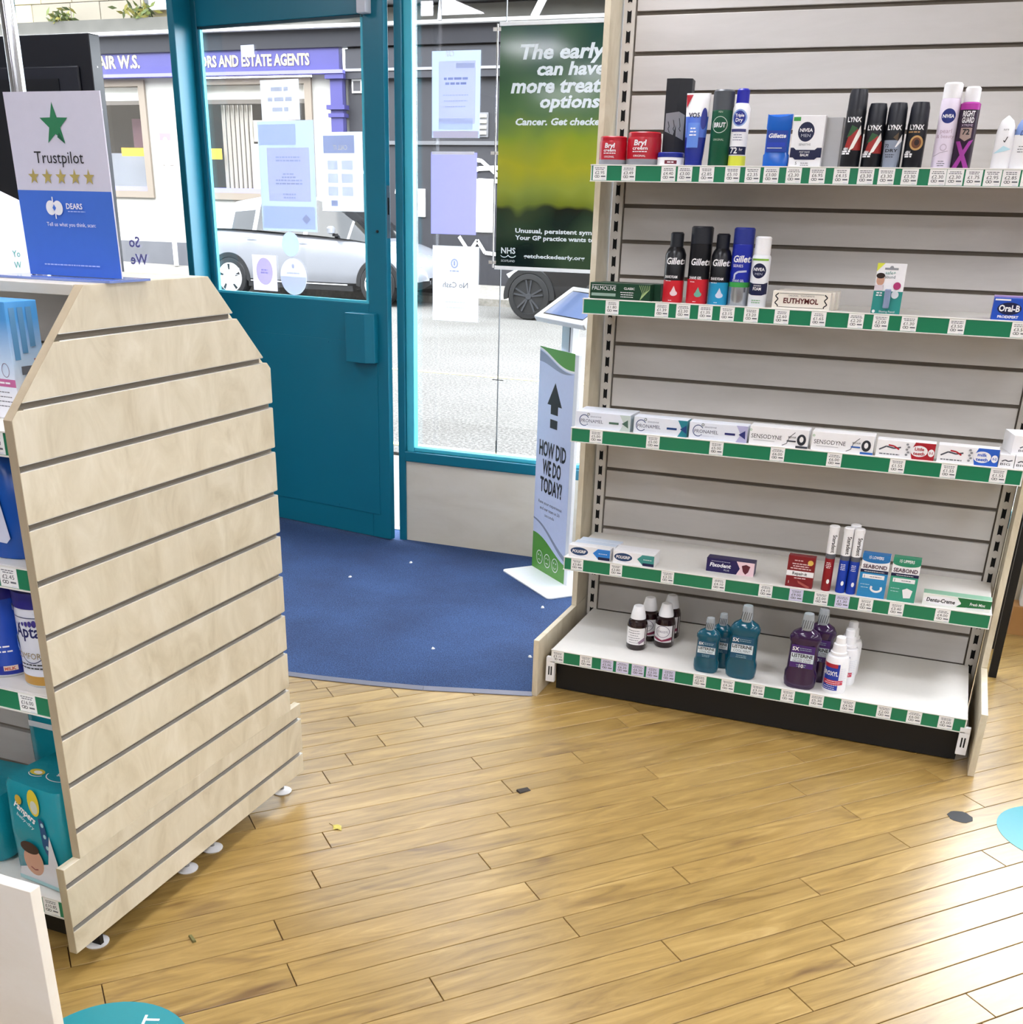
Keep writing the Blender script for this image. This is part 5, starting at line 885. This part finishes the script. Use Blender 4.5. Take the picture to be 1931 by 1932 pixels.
def bush(x, z, r, nm):
    b = MB()
    for i in range(70):
        p = Vector((random.gauss(0, r*.5), random.gauss(-.1, r*.2), abs(random.gauss(0, r*.35)))); q = Vector((random.uniform(-1, 1), random.uniform(-1, 1), random.uniform(-.3, 1))).normalized()*.09; s = q.cross(Vector((0, 1, .3))).normalized()*.03
        b.add([p-q, p+s, p+q, p-s], [(0, 1, 2, 3)], random.choice([mat('#4f5824', .7), mat('#6a6428', .7), mat('#3a4420', .7)]))
    o = BP(b.build(nm, loc=(x, FB-.1, z))); o['kind'] = 'stuff'
bush(-16.55, 4.45, .3, 'ledge_weeds'); bush(-14.75, 4.47, .3, 'ledge_weeds')
b = MB(); b.lathe([(.045, 0, WHITE), (.045, 2.2, WHITE), (.02, 2.24, WHITE)], (0, 0, 0), 14); tag(b.build('street_post', smooth=True, loc=(-14.43, 19.0, .3)), 'slim white post on the far pavement by stone wall', 'post')
# --- parked cars
def car(name, label, loc, rz, paint, hub, xw, sill):
    t = empty(name, loc, rz, label, 'car'); CG = mat('#101214', .1, var=.1); PT = mat(paint, .22, var=.02, coat=.6); BL = mat('#141517', .55)
    st = [(0, .30, .86, .62), (.06, .26, .98, .76), (.25, .24, 1.04, .85), (.6, .22, 1.07, .89), (1.2, .22, 1.05, .905), (1.9, .22, 1.02, .905), (2.6, .22, .99, .905), (3.1, .22, .965, .90), (3.5, .22, .90, .885), (3.85, .23, .80, .84), (4.08, .25, .68, .74), (4.2, .28, .58, .62), (4.26, .33, .5, .5)]
    b = MB(); rings = []
    for x, zl, zt, w in st:
        h = zt-zl; half = [(w*.90, zl), (w*.99, zl+.10), (w, zl+h*.35), (w*.985, zl+h*.62), (w*.95, zl+h*.86), (w*.87, zt-.015), (w*.6, zt+.012)]
        rings.append([(x, -y, z) for y, z in half]+[(x, y, z) for y, z in half[::-1]])
    b.loft(rings, PT, fm=lambda i, j: BL if j in (0, 12, 13) else PT); b.build('body', t, True)
    cs = [(.30, 1.03, .80, 1.10, .70), (.55, 1.06, .83, 1.34, .64), (.85, 1.06, .84, 1.47, .62), (1.25, 1.05, .85, 1.535, .615), (1.33, 1.05, .85, 1.54, .615), (2.2, 1.01, .855, 1.535, .61), (2.28, 1.01, .855, 1.53, .61), (2.62, .99, .85, 1.45, .60), (2.98, .965, .835, 1.235, .62), (3.02, .965, .83, 1.215, .625), (3.36, .92, .78, .95, .70)]
    b = MB(); rings = [[(x, -w0, z0), (x, -(w0*.4+w1*.6), z0+(z1-z0)*.62), (x, -w1, z1), (x, -w1*.5, z1+.03), (x, w1*.5, z1+.03), (x, w1, z1), (x, w0*.4+w1*.6, z0+(z1-z0)*.62), (x, w0, z0)] for x, z0, w0, z1, w1 in cs]
    def fm(i, j):
        if j in (0, 6): return PT if i in (0, 1, 3, 5, 8) else CG
        if j in (1, 5): return PT if i in (0, 1, 2, 3, 5, 8) else (CG if i in (4, 6, 7, 9) else PT)
        if j in (2, 3, 4): return CG if i in (0, 1) or i >= 7 else PT
        return BL
    b.loft(rings, PT, fm=fm); b.build('cabin', t, True)
    for x in xw:
        for sgn in (-1, 1):
            w = empty('wheel', (x, sgn*.80, .318), parent=t); w.rotation_euler = (R(90)*(1 if sgn < 0 else -1), 0, 0)
            b = MB(); b.lathe([(.20, -.1, BL), (.30, -.1, BL), (.318, -.06, BL), (.318, .085, BL), (.30, .112, BL), (.235, .118, BL), (.23, .10, BL)], n=32); b.build('tyre', w, True)
            if hub == 'white':
                b = MB(); b.lathe([(.232, .10, WHITE), (.225, .118, WHITE), (.12, .13, WHITE), (.03, .128, WHITE)], n=32); b.build('hubcap', w, True); b = MB()
                for k in range(5): a = R(72*k+20); b.loft([[(.12*math.cos(a-.16), .12*math.sin(a-.16), .131), (.21*math.cos(a-.11), .21*math.sin(a-.11), .124), (.21*math.cos(a+.11), .21*math.sin(a+.11), .124), (.125*math.cos(a+.08), .125*math.sin(a+.08), .128)], [(.12*math.cos(a-.16), .12*math.sin(a-.16), .133), (.21*math.cos(a-.11), .21*math.sin(a-.11), .13), (.21*math.cos(a+.11), .21*math.sin(a+.11), .13), (.125*math.cos(a+.08), .125*math.sin(a+.08), .133)]], BL)
                b.build('hub_slots', w)
            else:
                b = MB(); b.lathe([(.235, .06, BL), (.22, .07, BL), (.02, .07, BL)], n=24); RM = mat('#4b4d52', .3, metal=.6)
                for k in range(10): a = R(36*k+(8 if k % 2 else -8)); b.loft([[(.03*math.cos(a+.4), .03*math.sin(a+.4), .09), (.03*math.cos(a-.4), .03*math.sin(a-.4), .09), (.225*math.cos(a-.05), .225*math.sin(a-.05), .11), (.225*math.cos(a+.05), .225*math.sin(a+.05), .11)], [(.03*math.cos(a+.4), .03*math.sin(a+.4), .105), (.03*math.cos(a-.4), .03*math.sin(a-.4), .105), (.225*math.cos(a-.05), .225*math.sin(a-.05), .12), (.225*math.cos(a+.05), .225*math.sin(a+.05), .12)]], RM)
                b.lathe([(.05, .09, RM), (.04, .115, RM)], n=14); b.build('alloy_spokes', w)
            b = MB(); b.prism([(x+r*math.cos(R(a)), .318+r*math.sin(R(a))) for r, rg in ((.385, range(-8, 189, 8)), (.315, range(188, -9, -8))) for a in rg], sgn*.80, sgn*.906, 'Y', BL); b.build('wheel_arch', t)
    for sgn in (-1, 1):
        b = MB(); b.lathe([(.03, -.05, PT), (.085, -.03, PT), (.09, .04, PT), (.05, .07, PT)], (2.78, sgn*.97, 1.08), 14, sx=.55, sy=1.15); b.box(2.76, 2.82, sgn*.88-.02, sgn*.88+.06, 1.0, 1.04, BL); b.build('wing_mirror', t, True)
        for x, z in ((1.2, .93), (2.15, .90)): b = MB(); b.box(x-.1, x+.1, sgn*.915-.012, sgn*.915+.012, z, z+.03, mat('#9a9da2', .3)); b.build('door_handle', t, bev=.006)
        b = MB(); b.box(1.15, 3.1, sgn*.88-.02, sgn*.88+.02, .2, .28, BL); b.box(1.2, 3.0, sgn*.9-.012, sgn*.9+.012, .285, .30, mat('#c6c8cc', .3)); b.build('side_skirt', t)
        b = MB(); b.prism([(3.92, .72), (4.17, .6), (4.13, .55), (3.95, .62)], sgn*.60, sgn*.80, 'Y', mat('#dfe4ea', .1)); b.build('headlamp', t)
    b = MB(); b.box(4.1, 4.265, -.45, .45, .33, .42, BL); b.build('grille', t)
    return t
car('parked_car', 'white and silver hatchback with white hubcaps parked across the street', (-12.15, 17.25, 0), 0, '#7b7d83', 'white', (.80, 3.55), 0)
car('parked_car', 'black car with dark alloy wheels parked across the street', (-2.0, 16.5, 0), math.pi, '#0d0e12', 'dark', (.95, 3.78), 0)
